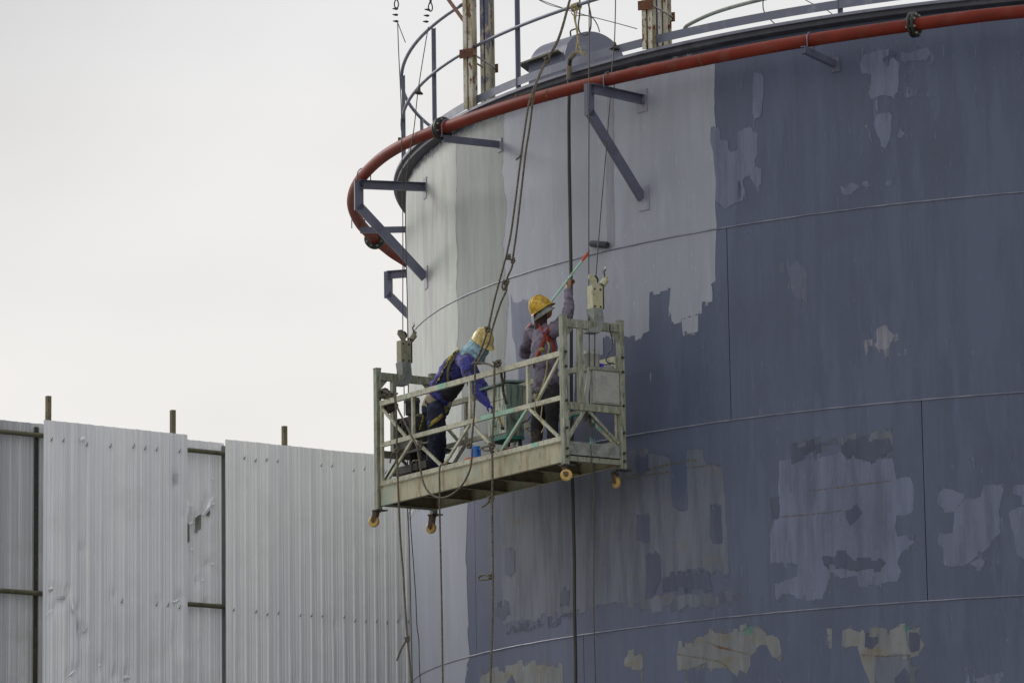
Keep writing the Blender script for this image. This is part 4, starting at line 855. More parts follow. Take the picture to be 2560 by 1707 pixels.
# worn, only partly legible white print on the red band: 1.2 JSM
q = MB(); cw = .022
GLY = {'1': [((.5, 0), (.5, 1))], '.': [((.4, 0), (.6, 0))], '2': [((0, 1), (1, 1)), ((1, 1), (1, .5)), ((1, .5), (0, .5)), ((0, .5), (0, 0)), ((0, 0), (1, 0))], 'J': [((1, 1), (1, 0)), ((1, 0), (0, 0)), ((0, 0), (0, .3))], 'S': [((1, 1), (0, 1)), ((0, 1), (0, .5)), ((0, .5), (1, .5)), ((1, .5), (1, 0)), ((1, 0), (0, 0))], 'M': [((0, 0), (0, 1)), ((0, 1), (.5, .4)), ((.5, .4), (1, 1)), ((1, 1), (1, 0))]}
for i, ch in enumerate('1.2JSM'):
    for (a, b) in GLY[ch]:
        ua = tr_c.x - .155 + i * .026; q.beam(G(ua + a[0] * .017, .042, .256 + a[1] * .027), G(ua + b[0] * .017, .042, .256 + b[1] * .027), .002, .0045)
q.build('print', m_white, tray)
for k, (x, y, v, hh, mm) in enumerate(((930, 955, .30, .16, m_dkmet), (905, 950, .40, .13, m_dkmotor))):
    c = gl(GP(x, y, v)); q = MB(); base = G(c.x, v, .157); q.lathe([(0, 0), (.05, 0), (.055, hh), (.0, hh)], base, (0, 0, 1), 16); o = recenter(q.build('thinner_tin', mm, None)); tag(o, ('dark round tin beside the standing man\'s boot', 'smaller grimy tin under the cabinet')[k], 'tin')

# ============================================================ people
def remesh(mb, name, m, parent, vox=.011, sm=4, wr=0, wf=14, label=None):
    o = mb.build(name, m, parent); md = o.modifiers.new('r', 'REMESH'); md.mode = 'VOXEL'; md.voxel_size = vox; md.use_smooth_shade = True
    m2 = o.modifiers.new('s', 'SMOOTH'); m2.iterations = sm; m2.factor = .5
    dg = bpy.context.evaluated_depsgraph_get(); me = bpy.data.meshes.new_from_object(o.evaluated_get(dg)); o.modifiers.clear(); old = o.data; o.data = me; me.name = name
    if not me.materials: me.materials.append(m)
    if wr:
        ns = [v.normal.copy() for v in me.vertices]
        for v, n in zip(me.vertices, ns):
            p = v.co; w = noise.noise(Vector((p.x * wf * .7, p.y * wf * .7, p.z * wf * 1.5 + p.x * wf))) + .35 * noise.noise(Vector((p.x * wf * 1.6, p.y * wf * 1.6, p.z * wf * 3.4 - p.x * wf)))
            v.co = p + n * w * wr
    me.polygons.foreach_set('use_smooth', [True] * len(me.polygons)); me.update(); return o
def limb(q, pts, rs, k=4, n=14, ref=None, sq=1.0):
    P = smooth(pts, k); m = len(pts); RR = []
    for i in range(len(P)):
        t = i / k; j = min(int(t), m - 2); f = t - j; a, b = rs[j], rs[j + 1]
        if isinstance(a, tuple): RR.append((a[0] + (b[0] - a[0]) * f, a[1] + (b[1] - a[1]) * f))
        else: RR.append(a + (b - a) * f)
    q.tube(P, RR, n, sq=sq, ref=ref)
    for e, r in ((P[0], RR[0]), (P[-1], RR[-1])):
        rr = min(r) if isinstance(r, tuple) else r; q.ball(e, rr * .98)
def strap(q, pts, w, t, nrm_from):
    """flat webbing along pts; nrm_from: point the strap faces away from"""
    P = smooth(pts, 5); vs = []; fs = []
    for i, p in enumerate(P):
        d = (P[min(i + 1, len(P) - 1)] - P[max(i - 1, 0)]).normalized(); n = (p - nrm_from(p)).normalized(); n = (n - d * n.dot(d)).normalized(); e = d.cross(n)
        vs += [p - e * w / 2, p + e * w / 2, p + e * w / 2 + n * t, p - e * w / 2 + n * t]
    for i in range(len(P) - 1):
        for a, b in ((0, 1), (1, 2), (2, 3), (3, 0)): fs.append((4 * i + a, 4 * i + b, 4 * i + 4 + b, 4 * i + 4 + a))
    q.add(vs, fs, True)
def surf(o):                       # project a world point onto an already built garment
    from mathutils.bvhtree import BVHTree
    base = root_loc(o); bv = BVHTree.FromPolygons([v.co + base for v in o.data.vertices], [list(p.vertices) for p in o.data.polygons])
    return bv
def lay(bv, a, toward, lift=.004):  # push point a onto the surface seen from direction 'toward'
    toward = (-a).normalized()
    h = bv.ray_cast(a + toward * 1.0, -toward, 2.0)
    if h[0] is None:
        h = bv.find_nearest(a)
    return h[0] + toward * (lift + .006)
def helmet(c, up, fwd, r, m, parent, brim=True):
    up = up.normalized(); fwd = (fwd - up * fwd.dot(up)).normalized(); side = up.cross(fwd)
    root = MB(); vs = []; n = 28; mrow = 9; 
    for j in range(mrow + 1):
        t = (pi / 2) * j / mrow
        for i in range(n):
            a = 2 * pi * i / n; rr = cos(t); rid = 1 + .035 * math.exp(-((side_ := sin(a) * rr) / .12) ** 2) * (sin(t) > .2)
            p = c + fwd * (cos(a) * rr * r * 1.13) + side * (sin(a) * rr * r * .93) + up * (sin(t) * r * 1.12 * rid); vs.append(p)
    fs = [(j * n + i, j * n + (i + 1) % n, (j + 1) * n + (i + 1) % n, (j + 1) * n + i) for j in range(mrow) for i in range(n)]
    root.add(vs, fs, True); vs = []
    for k_, (dr, dz) in enumerate(((1.0, .0), (1.0, -.012), (1.04, -.02))):
        for i in range(n):
            a = 2 * pi * i / n; ex = 1 + (.32 * max(0, cos(a)) ** 2.2 + .07 if k_ == 2 else 0)
            vs.append(c + fwd * (cos(a) * r * 1.13 * dr * ex) + side * (sin(a) * r * .93 * dr * (1 + (.07 if k_ == 2 else 0))) + up * (dz - (.03 * max(0, cos(a)) ** 2 if k_ == 2 else 0)))
    root.add(vs, [(j * n + i, j * n + (i + 1) % n, (j + 1) * n + (i + 1) % n, (j + 1) * n + i) for j in range(2) for i in range(n)], True)
    for s in (-.45, 0, .45):       # crown ribs
        pts = []
        for k in range(13):
            t = pi * (k / 12 * .84 + .08); pts.append(c + fwd * (-cos(t) * r * 1.13 * sqrt(1 - .5 * s * s)) + side * (s * r * .93 * sin(t) * .8) + up * (sin(t) * r * 1.125 * sqrt(1 - s * s * .42)))
        root.tube(pts, .008, 6)
    return root.build('helmet', m, parent)
def hand(q, wrist, palm_dir, across, nrm, curl=70, L=.165, spread=.1, side=1, W=1.0):
    """palm plus five separate bent fingers; across points to the thumb side, nrm is the palm's facing"""
    d = palm_dir.normalized(); a = (across - d * across.dot(d)).normalized(); n = nrm - d * nrm.dot(d) - a * nrm.dot(a); n.normalize()
    pl = L * .52; q.tube([wrist, wrist + d * pl * .5, wrist + d * pl], [(.026 * W, .017 * W), (.036 * W, .016 * W), (.038 * W, .013 * W)], 12, ref=a); q.ball(wrist, .024 * W); q.ball(wrist + d * pl, .030 * W, .012, .012, (a, n, d))
    for k, (o, l, r) in enumerate(((.027, .88, .0082), (.009, 1.0, .0086), (-.009, .94, .0082), (-.027, .74, .0072))):
        o *= W; r *= W; p = wrist + d * (pl * .93) + a * o; L1 = L * .5 * l; pts = [p - d * .01, p]; ang = 0; cur = p
        for seg, fr in ((0, .45), (1, .32), (2, .23)):
            ang += radians(curl) * (.55, .85, .6)[seg]; dr = d * cos(ang) + n * sin(ang) + a * o * spread * 10 * (1 - seg * .3) * .3; cur = cur + dr.normalized() * L1 * fr; pts.append(cur)
        q.tube(pts, [r * 1.1, r * 1.05, r, r * .92, r * .75], 8); q.ball(pts[-1], r * .75)
    t0 = wrist + d * pl * .25 + a * .028; t1 = t0 + (d * .6 + a * .8 + n * .3).normalized() * .032; t2 = t1 + (d * .8 + a * .1 + n * .6).normalized() * .030; t3 = t2 + (d * .8 - a * .25 + n * .6).normalized() * .022
    q.tube([t0 - a * .012, t0, t1, t2, t3], [.014, .013, .0115, .0105, .008], 8); q.ball(t3, .0075)
UP = Vector((0, 0, 1)); BACK = -gv   # toward the photographer across the platform

# ---- standing man, back to us, reaching up with the roller pole
tip_w = on_cyl(1471, 631, R + .12); hand_w = px(1421, 697, .74)
pdir = (tip_w - hand_w).normalized(); plow = hand_w - pdir * .62
m1 = thing('person', 'standing person in violet shirt, red harness and yellow helmet reaching up with roller pole', 'person', G(gl(GP(1060, 1060, .34)).x, .34, .157))
V1 = .33
ls = GP(985, 350, V1); rs_ = GP(1118, 335, V1); nb = GP(1050, 318, V1 + .01); ch = GP(1062, 430, V1 + .01); wa = GP(1070, 575, V1 + .02); pe = GP(1072, 680, V1 + .02)
hl = GP(1040, 700, V1); hr = GP(1108, 695, V1 + .03); kl = GP(1022, 880, V1 + .01); kr = GP(1108, 870, V1 + .06)
uL = gl(GP(1018, 1050, V1)).x; uR = gl(GP(1115, 1040, V1 + .08)).x
al = G(uL, V1, .157 + .09); ar = G(uR, V1 + .08, .157 + .09)
wl = plow + pdir * .10; el = GP(948, 480, V1 + .10); wr_p = GP(1202, 100, .70); er_ = GP(1198, 238, .50)
hd = GP(1052, 222, V1 + .01)
look = (pdir * .15 + gv * 1.5 - gu * .1 + UP * .3).normalized(); hup = (UP - look * .55 - gu * .25).normalized()
q = MB()
limb(q, [pe, wa, ch, nb + UP * -.02], [(.125, .085), (.112, .08), (.145, .09), (.09, .06)], ref=gu)
limb(q, [nb - UP * .03, nb + UP * .05, hd], [.055, .05, .05]); q.ball(hd + UP * .01, .078, .095, .11, (look.cross(hup), look, hup), 16, 12)
q.ball(hd + look * .098 - hup * .01, .013, .02, .02); q.ball(hd + look * .085 - hup * .045, .02, .012, .008, (look.cross(hup), look, hup))
for s in (-1, 1): q.ball(hd + look.cross(hup) * .08 * s, .012, .02, .03, (look.cross(hup), look, hup)); q.ball(hd + look * .088 + look.cross(hup) * .03 * s + hup * .02, .011)
limb(q, [ls, el, wl - UP * .0], [.05, .04, .027]); limb(q, [rs_, er_, wr_p], [.05, .042, .027])
limb(q, [hl, kl, al], [.075, .055, .04]); limb(q, [hr, kr, ar], [.075, .055, .04])
remesh(q, 'body', m_skin, m1, .012, 2)
q = MB(); nrmh = (hand_w - hd); hand(q, wr_p, (hand_w + UP * -.0 - wr_p).normalized(), -gu, gv * .9 + UP * .1, 62, .20, W=1.22)
remesh(q, 'raised_hand', m_skin, m1, .0042, 1)
q = MB(); hand(q, wl - gv * .03 - UP * .03, (pdir + gv * .2).normalized(), gu, gv + UP * .2, 85, .165)
remesh(q, 'lower_hand', m_skin, m1, .0045, 1)
q = MB()
limb(q, [pe + UP * .03, wa, ch, nb - UP * .015], [(.170, .125), (.150, .108), (.180, .120), (.105, .075)], ref=gu, n=20)
limb(q, [ls + UP * -.01, el, wl - pdir * .05], [.078, .062, .042]); limb(q, [rs_ + UP * -.01, er_, wr_p + (er_ - wr_p).normalized() * .05], [.080, .062, .042])
limb(q, [ls, ch + UP * .10, rs_], [.07, .09, .07]); limb(q, [nb - UP * .01, nb + UP * .05], [.068, .062])
sh1 = remesh(q, 'shirt', m_shirt, m1, .011, 3, .013, 12)
q = MB(); limb(q, [wa - UP * .10, pe + UP * .02, pe - UP * .07], [(.135, .10), (.155, .115), (.15, .11)], ref=gu, n=20)
limb(q, [hl + UP * .03, hl - UP * .08, kl, al + UP * .10], [.088, .088, .070, .055]); limb(q, [hr + UP * .03, hr - UP * .08, kr, ar + UP * .02], [.088, .088, .068, .052])
remesh(q, 'trousers', m_trou, m1, .012, 4, .008, 15)
for n_, (a, kk) in enumerate(((al, kl), (ar, kr))):
    q = MB(); top = a + (kk - a).normalized() * (.24 if n_ == 0 else .12); toe = (gv * .85 + gu * .35).normalized()
    limb(q, [top, a + UP * .02, a - UP * .03], [.062 if n_ == 0 else .052, .055, .05]); limb(q, [a - UP * .045 - toe * .04, a - UP * .05 + toe * .07, a - UP * .06 + toe * .15], [.042, .042, .032]); q.ball(a - UP * .05 - toe * .03, .045, .05, .04)
    remesh(q, 'boot', m_boot, m1, .011, 3, .005, 30)
q = MB(); limb(q, [wa - UP * .17, wa - UP * .20], [(.165, .12), (.163, .12)], ref=gu, n=20); remesh(q, 'work_belt', mat('grimy_pale_belt', (.10, .10, .09), .8, 0, [((.22, .23, .20), 22, .5, .62, 4)]), m1, .012, 2)
helmet(hd + hup * .035, hup, look, .118, m_hat1, m1)
q = MB(); q.lathe([(.075, .03), (.10, .005), (.118, -.022), (.135, -.040), (.132, -.043), (.09, -.015), (.075, .02)], hd - hup * .01 - look * .012, hup, 26); q.build('cloth_hat_brim', m_brim, m1)
q = MB(); limb(q, [hd - look * .03, nb + UP * .03 - gv * .02, nb - gv * .03], [.078, .066, .06]); remesh(q, 'neck_cloth', mat('dark_maroon_neck_cloth', (.05, .02, .02), .9), m1, .01, 3, .006, 22)
q = MB(); limb(q, [GP(985, 300, V1 - .04), GP(958, 330, V1 - .02)], [.018, .014]); q.build('pink_collar', mat('faded_pink_cloth', (.5, .3, .28), .9), m1)
bv = surf(sh1)
def on1(x, y): return lay(bv, GP(x, y, V1), BACK)
for pts in ([(1022, 298), (1045, 330), (1075, 375), (1105, 395), (1145, 435), (1160, 470)], [(1095, 280), (1085, 330), (1070, 375), (1050, 420), (1030, 465), (1000, 520), (985, 590)]):
    q = MB(); strap(q, [on1(x, y) for x, y in pts], .040, .005, lambda p: Vector((wa.x, wa.y, p.z))); q.build('harness_strap', m_hred, m1)
q = MB(); q.box(on1(1075, 382), gu * .03, gv * .008, UP * .03); q.build('harness_back_plate', m_hred, m1, label='red plate where the harness straps cross')
q = MB(); q.tube(smooth([on1(1050, 350), on1(1065, 345), on1(1090, 350)], 3), .007, 6); q.build('blue_tag', m_hblue, m1)
q = MB(); pts = [on1(1078, 395), on1(1090, 430), on1(1082, 480), on1(1078, 540), on1(1070, 600), GP(1055, 650, V1 - .14), GP(1030, 720, V1 - .15)]; q.tube(smooth(pts, 8), .010, 8); q.build('lanyard', m_rope2, m1)
q = MB(); q.tube(smooth([GP(1050, 440, V1 - .13), GP(1042, 455, V1 - .13)], 2), .022, 8); q.build('shock_absorber', m_hyel, m1)
q = MB(); fd = (er_ - wr_p).normalized(); q.tube([wr_p + fd * .0, wr_p + fd * .025, wr_p + fd * .06], [.030, .033, .036], 14); q.build('wrist_wrap', m_wrap, m1)

# ---- roller pole
pole = thing('paint_roller', 'long mint green roller pole with orange grip and dark roller pressed to the tank', 'paint roller', hand_w)
q = MB(); q.tube([plow, tip_w - pdir * .155], .0125, 10); q.build('pole', m_pole, pole)
q = MB(); q.tube([tip_w - pdir * .155, tip_w - pdir * .07, tip_w], [.0135, .0165, .013], 10); q.build('grip', m_orange, pole)
rc0 = on_cyl(1478, 609, R + .035); rc1 = on_cyl(1519, 613, R + .035); rd = (rc1 - rc0).normalized()
q = MB(); q.tube([tip_w, tip_w + pdir * .05, rc0 - rd * .02 + UP * -.02, rc0 - rd * .02, rc0], .004, 6); q.build('wire_frame', m_bolt, pole)
q = MB(); L_ = (rc1 - rc0).length; q.lathe([(0, 0), (.028, .0), (.035, .008), (.035, L_ - .008), (.028, L_), (.018, L_ + .001), (.017, L_ - .01), (0, L_ - .01)], rc0, rd, 22); q.build('roller_sleeve', m_fluff, pole)

# ---- bent man in blue
m2 = thing('person', 'person in blue jacket bending forward, pale yellow helmet and cyan cloth over the neck', 'person', G(gl(GP(420, 1220, .36)).x, .36, .157))
V2 = .34
pe = GP(435, 775, V2); wa = GP(482, 680, V2); ch = GP(568, 545, V2); nb = GP(630, 462, V2); hd = GP(702, 415, V2)
hl = GP(440, 790, V2 - .09); hr = GP(440, 785, V2 + .09); kl = GP(432, 985, V2 - .08); kr = GP(455, 990, V2 + .10)
al = G(gl(GP(405, 1190, V2 - .08)).x, V2 - .08, .157 + .09); ar = G(gl(GP(440, 1190, V2 + .1)).x, V2 + .10, .157 + .09)
sl = GP(618, 530, V2 - .16); sr = GP(612, 520, V2 + .17); el = GP(668, 670, V2 - .17); wl = GP(745, 765, V2 - .14); el2 = GP(700, 660, V2 + .2); wl2 = GP(790, 770, V2 + .14)
tdir = (ch - pe).normalized(); sidev = gv
look2 = (gu * .86 - UP * .50 + gv * .05).normalized(); hup2 = (UP * .86 + gu * .50 - gu * .9 * 0).normalized(); hup2 = (hup2 - look2 * hup2.dot(look2)).normalized()
q = MB()
limb(q, [pe, wa, ch, nb], [(.13, .085), (.12, .085), (.15, .095), (.06, .05)], ref=gv)
limb(q, [nb, (nb + hd) / 2, hd], [.055, .052, .05]); rt2 = look2.cross(hup2); q.ball(hd, .078, .098, .112, (rt2, look2, hup2), 16, 12)
q.ball(hd + look2 * .10 - hup2 * .02, .012, .02, .02); q.ball(hd + look2 * .087 - hup2 * .055, .02, .012, .008, (rt2, look2, hup2))
for s in (-1, 1): q.ball(hd + rt2 * .08 * s, .012, .02, .03, (rt2, look2, hup2)); q.ball(hd + look2 * .09 + rt2 * .03 * s + hup2 * .015, .011)
limb(q, [sl, el, wl], [.05, .042, .028]); limb(q, [sr, el2, wl2], [.05, .042, .028])
limb(q, [hl, kl, al], [.085, .06, .042]); limb(q, [hr, kr, ar], [.085, .06, .042])
remesh(q, 'body', m_skin, m2, .012, 2)
q = MB()
limb(q, [wa - tdir * .06, wa + tdir * .06, ch, nb - tdir * .02], [(.168, .140), (.170, .135), (.185, .140), (.10, .085)], ref=gv, n=20)
limb(q, [sl, el, wl - (wl - el).normalized() * .03], [.088, .068, .050]); limb(q, [sr, el2, wl2 - (wl2 - el2).normalized() * .03], [.088, .068, .050]); limb(q, [sl, ch + tdir * .10, sr], [.085, .10, .085])
limb(q, [wa - UP * .03, wa + gu * .06 - UP * .07], [(.14, .09), (.12, .07)], ref=gv)
jk = remesh(q, 'jacket', m_jack, m2, .012, 4, .018, 10)
q = MB(); limb(q, [wa + tdir * .02 - UP * .06 + gu * .06, wa + tdir * .16 - UP * .09 + gu * .06, ch - UP * .12], [(.10, .085), (.11, .09), (.09, .07)], ref=gv); remesh(q, 'dark_vest', m_trou, m2, .011, 3, .006, 16)
q = MB(); limb(q, [pe - UP * .01, wa - tdir * .03], [(.166, .128), (.158, .125)], ref=gv, n=20); remesh(q, 'shirt_tail', m_undershirt, m2, .011, 3, .008, 16)
q = MB(); limb(q, [pe + tdir * .075, pe - UP * .03, pe - UP * .09], [(.160, .120), (.165, .125), (.155, .12)], ref=gv, n=20)
limb(q, [hl, hl - UP * .10, kl, al + UP * .02], [.098, .100, .080, .064]); limb(q, [hr, hr - UP * .10, kr, ar + UP * .02], [.098, .100, .080, .064])
tr = remesh(q, 'trousers', m_navy, m2, .012, 4, .010, 13)
for a in (al, ar):
    q = MB(); toe = (gu * .9 + gv * .2).normalized(); limb(q, [a + UP * .06, a - UP * .03], [.055, .052]); limb(q, [a - UP * .045 - toe * .04, a - UP * .05 + toe * .07, a - UP * .06 + toe * .15], [.042, .042, .032]); remesh(q, 'boot', m_boot, m2, .011, 3, .004, 30)
for w_, e_ in ((wl, el), (wl2, el2)):
    q = MB(); hand(q, w_, (w_ - e_).normalized() * .7 + gu * .5 - UP * .1, -gv if w_ is wl else gv, -UP + gu * .2, 70, .17); limb(q, [w_ - (w_ - e_).normalized() * .07, w_], [.048, .034]); remesh(q, 'glove', m_glove, m2, .0055, 1)
helmet(hd + hup2 * .045, hup2, look2, .117, m_hat2, m2)
q = MB(); q.tube([hd + hup2 * (.025) + (look2 * cos(a * pi / 10) * .105 + rt2 * sin(a * pi / 10) * .088) for a in range(20)], [(.012, .02)] * 20, 8, True, ref=hup2); q.build('headband', m_hair, m2)
q = MB(); limb(q, [hd - hup2 * .0 - look2 * .01, (hd + nb) / 2 - UP * .03, nb - UP * .04 + gu * .04], [(.104, .118), (.120, .125), (.150, .115)], ref=gv, n=18); limb(q, [hd - hup2 * .03 + look2 * .03, hd - hup2 * .16 + look2 * .02], [.084, .070])
limb(q, [nb - tdir * .02, hd - look2 * .06], [.085, .07])
hc_ = remesh(q, 'neck_cloth', m_hood, m2, .010, 3, .015, 16)
q = MB(); limb(q, [hd + look2 * .07 - hup2 * .02, hd + look2 * .06 - hup2 * .07], [.042, .036]); remesh(q, 'face_mask', mat('dark_navy_mask', (.02, .02, .05), .8), m2, .008, 2)
bv2 = surf(jk); 
def on2(x, y, dv=BACK): return lay(bv2, GP(x, y, V2), dv)
cen = lambda p: ch - tdir * .1
for pts in ([(610, 462), (585, 460), (562, 462), (545, 490), (520, 530), (508, 580), (512, 640), (530, 700), (545, 760)],):
    q = MB(); strap(q, [on2(x, y) for x, y in pts], .030, .005, lambda p: wa + tdir * ((p - wa).dot(tdir))); q.build('harness_strap', m_hgreen, m2)
q = MB(); strap(q, [on2(x, y) for x, y in [(545, 470), (575, 452), (600, 455), (625, 475)]], .030, .006, lambda p: wa + tdir * ((p - wa).dot(tdir))); q.build('harness_strap', m_hyel, m2)
UPL = (-tdir.cross(gv)); UPL = UPL if UPL.z > 0 else -UPL; UPL = (UPL * .75 + BACK * .65).normalized()
bvt = surf(tr)
q = MB(); strap(q, [lay(bvt, GP(x, y, V2), BACK) for x, y in [(395, 885), (430, 860), (470, 828), (505, 795), (530, 765)]], .045, .005, lambda p: kl + (hl - kl) * ((p - kl).dot(hl - kl) / (hl - kl).length_squared)); q.build('thigh_strap', m_hyel, m2)
q = MB(); strap(q, [lay(bvt, GP(x, y, V2), BACK) for x, y in [(393, 872), (405, 862)]], .05, .009, lambda p: hl + (kl - hl) * .5); q.build('strap_buckle', m_hblue, m2)
q = MB(); q.tube(smooth([on2(572, 455, UPL) + UPL * .01, on2(545, 478, UPL) + UPL * .012, on2(510, 520, UPL) + UPL * .012, on2(485, 570, UPL) + UPL * .010, on2(455, 630, UPL) + UPL * .01, GP(410, 690, V2 - .1), GP(385, 730, V2 - .12), GP(372, 800, V2 - .12), GP(358, 860, V2 - .10), GP(345, 905, V2 - .08)], 8), [.016] * 20 + [.010] * 53, 8); q.build('lanyard', mat('black_yellow_lanyard', (.03, .028, .02), .9, 0, [((.50, .40, .09), (30, 30, 30), .46, .5, 2)]), m2)
q = MB(); q.ball(on2(560, 458, UPL) + UPL * .012, .026, .018, .02); q.build('dorsal_ring', m_hyel, m2)
# brush in his near hand
bp = GP(795, 815, .15); br = thing('paint_brush', 'flat paint brush with yellow-green handle in the blue gloved hand', 'paint brush', bp)
q = MB(); a, b = GP(790, 800, .17), GP(815, 880, .16); q.tube([a, (a + b) / 2, b], [(.010, .007), (.016, .008), (.010, .007)], 8); q.build('handle', m_hyel, br); q = MB(); q.beam(b, b + (b - a).normalized() * .03, .035, .014); q.build('ferrule', m_bolt, br); q = MB(); q.beam(b + (b - a).normalized() * .03, b + (b - a).normalized() * .06, .036, .016); q.build('bristles', m_dkmet, br)

# ============================================================ ropes, wires, hose
def rope(pts, r, m, name, lab, cat='rope', k=6, grp=None, knots=(), wob=0, extra=()):
    P = smooth(pts, k)
    if wob: P = [p + Vector((noise.noise(Vector((i * .35, 1, r * 900))), 0, noise.noise(Vector((i * .35, 5, r * 900))))) * wob for i, p in enumerate(P)]
    o = thing(name, lab, cat, P[0], grp); q = MB(); q.tube(P, r, 7); q.build('strand', m, o)
    for c, rr in knots:
        q = MB(); e, g, f = gu, Vector((0, 0, 1)), gv
        q.tube([c + e * cos(a * .9) * rr * (1 + .2 * sin(a * 2.3)) + g * (sin(a * 1.35) * rr * 1.1) + f * sin(a * 2.1) * rr * .6 for a in range(14)], r * 1.15, 6); q.build('knot', m, o)
    for ex in extra:
        q = MB(); q.tube(smooth(ex, 5), r * .95, 6); q.build('tail', m, o)
    return o
# wires to the left end
vl = .34
def lw(x, y, v=None, u=.03): return on_plane(x, y, G(u, vl, 0), Vector((0, 1, 0)))
Zf = G(.03, vl, 0).y
def fy(x, y, Y=None): return on_y(x, y, Y if Y else Zf)
GRPW = 'hoist wire ropes'
rope([fy(994, 57), fy(997, 140), fy(1003, 271), fy(1005, 407), fy(1007, 560), fy(1007, 820), fy(1009, 872), fy(1010, 960), fy(1011, 1040)], .0055, m_wire, 'wire_rope', 'leftmost thin wire rope hanging down to the left safety lock', 'wire rope', extra=[[fy(994, 57), fy(1003, 80), fy(1013.6, 107)]])
rope([fy(1071, 68), fy(1064, 107), fy(1045, 228), fy(1035, 321), fy(1017, 439), fy(1013.6, 560), fy(1018, 750), fy(1020, 858), fy(1021, 960), fy(1020, 1040)], .0055, m_wire, 'wire_rope', 'slanting wire rope just right of the leftmost one, with a small bell weight', 'wire rope')
def clips(pts, lab, top):
    o = thing('rope_eye', lab, 'rope eye', pts[0], 'clamped wire rope eyes at the top'); q = MB(); c = top; q.tube([c + Vector((sin(a * pi / 8) * .022 * (1 + .25 * cos(a * pi / 8)), 0, -cos(a * pi / 8) * .05)) for a in range(16)], .008, 6, True); q.build('thimble', m_dkmet, o)
    q = MB(); q.tube([c + Vector((0, 0, .04)), c + Vector((.01, 0, .16))], .014, 6); q.build('shackle', m_dkmet, o)
    for p in pts: q = MB(); q.ball(p, .022, .014, .012); q.cone(p, p - Vector((.045, 0, -.004)), .016, .004, n=6); q.build('wire_clip', m_dkmet, o)
clips([fy(991, 23), fy(991, 38), fy(992, 54)], 'clamped wire eye at the top left above the leftmost wire', fy(991, 10))
clips([fy(1071, 25), fy(1069, 40), fy(1067, 55)], 'clamped wire eye at the top just left of the front rusty column', fy(1076, 18))
def bell(p, lab):
    o = thing('bell_weight', lab, 'weight', p, 'bell-shaped stop weights on the wires'); q = MB(); q.lathe([(.006, .07), (.016, .05), (.022, .02), (.05, .0), (.055, -.012), (.0, -.016)], p, (.15, 0, 1), 16); q.build('bell', m_dkmet, o); return o
bell(fy(1046, 232), 'dark bell weight on the slanting wire in front of the curved guard rail')
Yr = G(GL - .03, .40, 0).y
bell(on_y(1536, 122, Yr + .9), 'dark bell weight hanging in front of the round hood')
yr = lambda x, y: on_y(x, y, Yr)
rope([on_y(1473, -10, Yr + .2), on_y(1472.5, 190, Yr), yr(1472, 500), yr(1472, 715), yr(1473, 830), yr(1473.5, 1000), yr(1478, 1050), yr(1483, 1160), yr(1485.5, 1250), yr(1484.5, 1400), yr(1485, 1560), yr(1489, 1715)], .006, m_wire, 'wire_rope', 'straight wire rope running down into the left side of the right safety lock', 'wire rope')
rope([on_y(1538.7, -10, Yr + 1), on_y(1538.5, 30, Yr + .95), on_y(1536, 110, Yr + .9), on_y(1533, 137, Yr + .8), on_y(1524, 260, Yr + .5), on_y(1516, 367, Yr + .3), on_y(1501.6, 534.7, Yr + .1), yr(1488, 725), yr(1487, 830), yr(1487, 1000), yr(1486.5, 1150), yr(1486, 1260)], .006, m_wire, 'wire_rope', 'slanting wire rope from the bell weight down to the right safety lock', 'wire rope')
rope([px(1472, 1052, .3), px(1476, 1100, .3), px(1479, 1150, .3), px(1480, 1230, .3), px(1484, 1300, .3)], .004, m_wire, 'wire_rope', 'short thin wire dropping from the hoist through the right end frame', 'wire rope')
rope([fy(1019, 1150), fy(1019, 1274), fy(1023, 1360), fy(1027, 1530), fy(1031, 1715)], .0055, m_wire, 'wire_rope', 'straight wire tail under the left end of the platform', 'wire rope')
rope([fy(1024, 1150), fy(1025, 1274), fy(1030, 1360), fy(1039, 1486), fy(1042, 1560), fy(1047, 1600), fy(1048, 1650), fy(1051, 1715)], .0055, m_wire, 'wire_rope', 'kinked wire tail under the left end just right of the straight one', 'wire rope')
# lifelines
VF = -.06
vf = lambda x, y, v=VF: px(x, y, v)
gf = lambda x, y, v=VF: GP(x, y, v)
topY = R + .35
A0 = [on_cyl(1426, -6, R - .2), on_cyl(1396, 96, R - .05), on_cyl(1360, 161, R + .15), on_cyl(1335, 221, R + .3)]
A0 = [on_y(1426, -6, 42.9), on_y(1396, 96, 42.8), on_y(1360, 161, 42.7), on_y(1335, 221, 42.6)]
AY = 42.5
def ay(x, y): 
    t = min(1, max(0, (y - 221) / 600)); Y = AY * (1 - t) + vf(1219, 823).y * t; return on_y(x, y, Y)
rope(A0 + [ay(1322, 262), ay(1310, 339), ay(1303, 389), ay(1281, 560), ay(1268, 631), ay(1262.5, 652), ay(1249, 702), ay(1235, 755), ay(1222, 815), gf(715, 400), gf(690, 470), gf(655, 522), gf(645, 532)], .011, m_rope, 'lifeline', 'brown twisted lifeline, left strand, running down past the pale yellow helmet', 'rope', grp='lifelines from the roof', knots=[(ay(1219, 823), .028), (ay(1271, 643), .022), (on_y(1368, 150, 42.7), .03)], extra=[[ay(1305, 380), ay(1299, 392), ay(1290, 400)]])
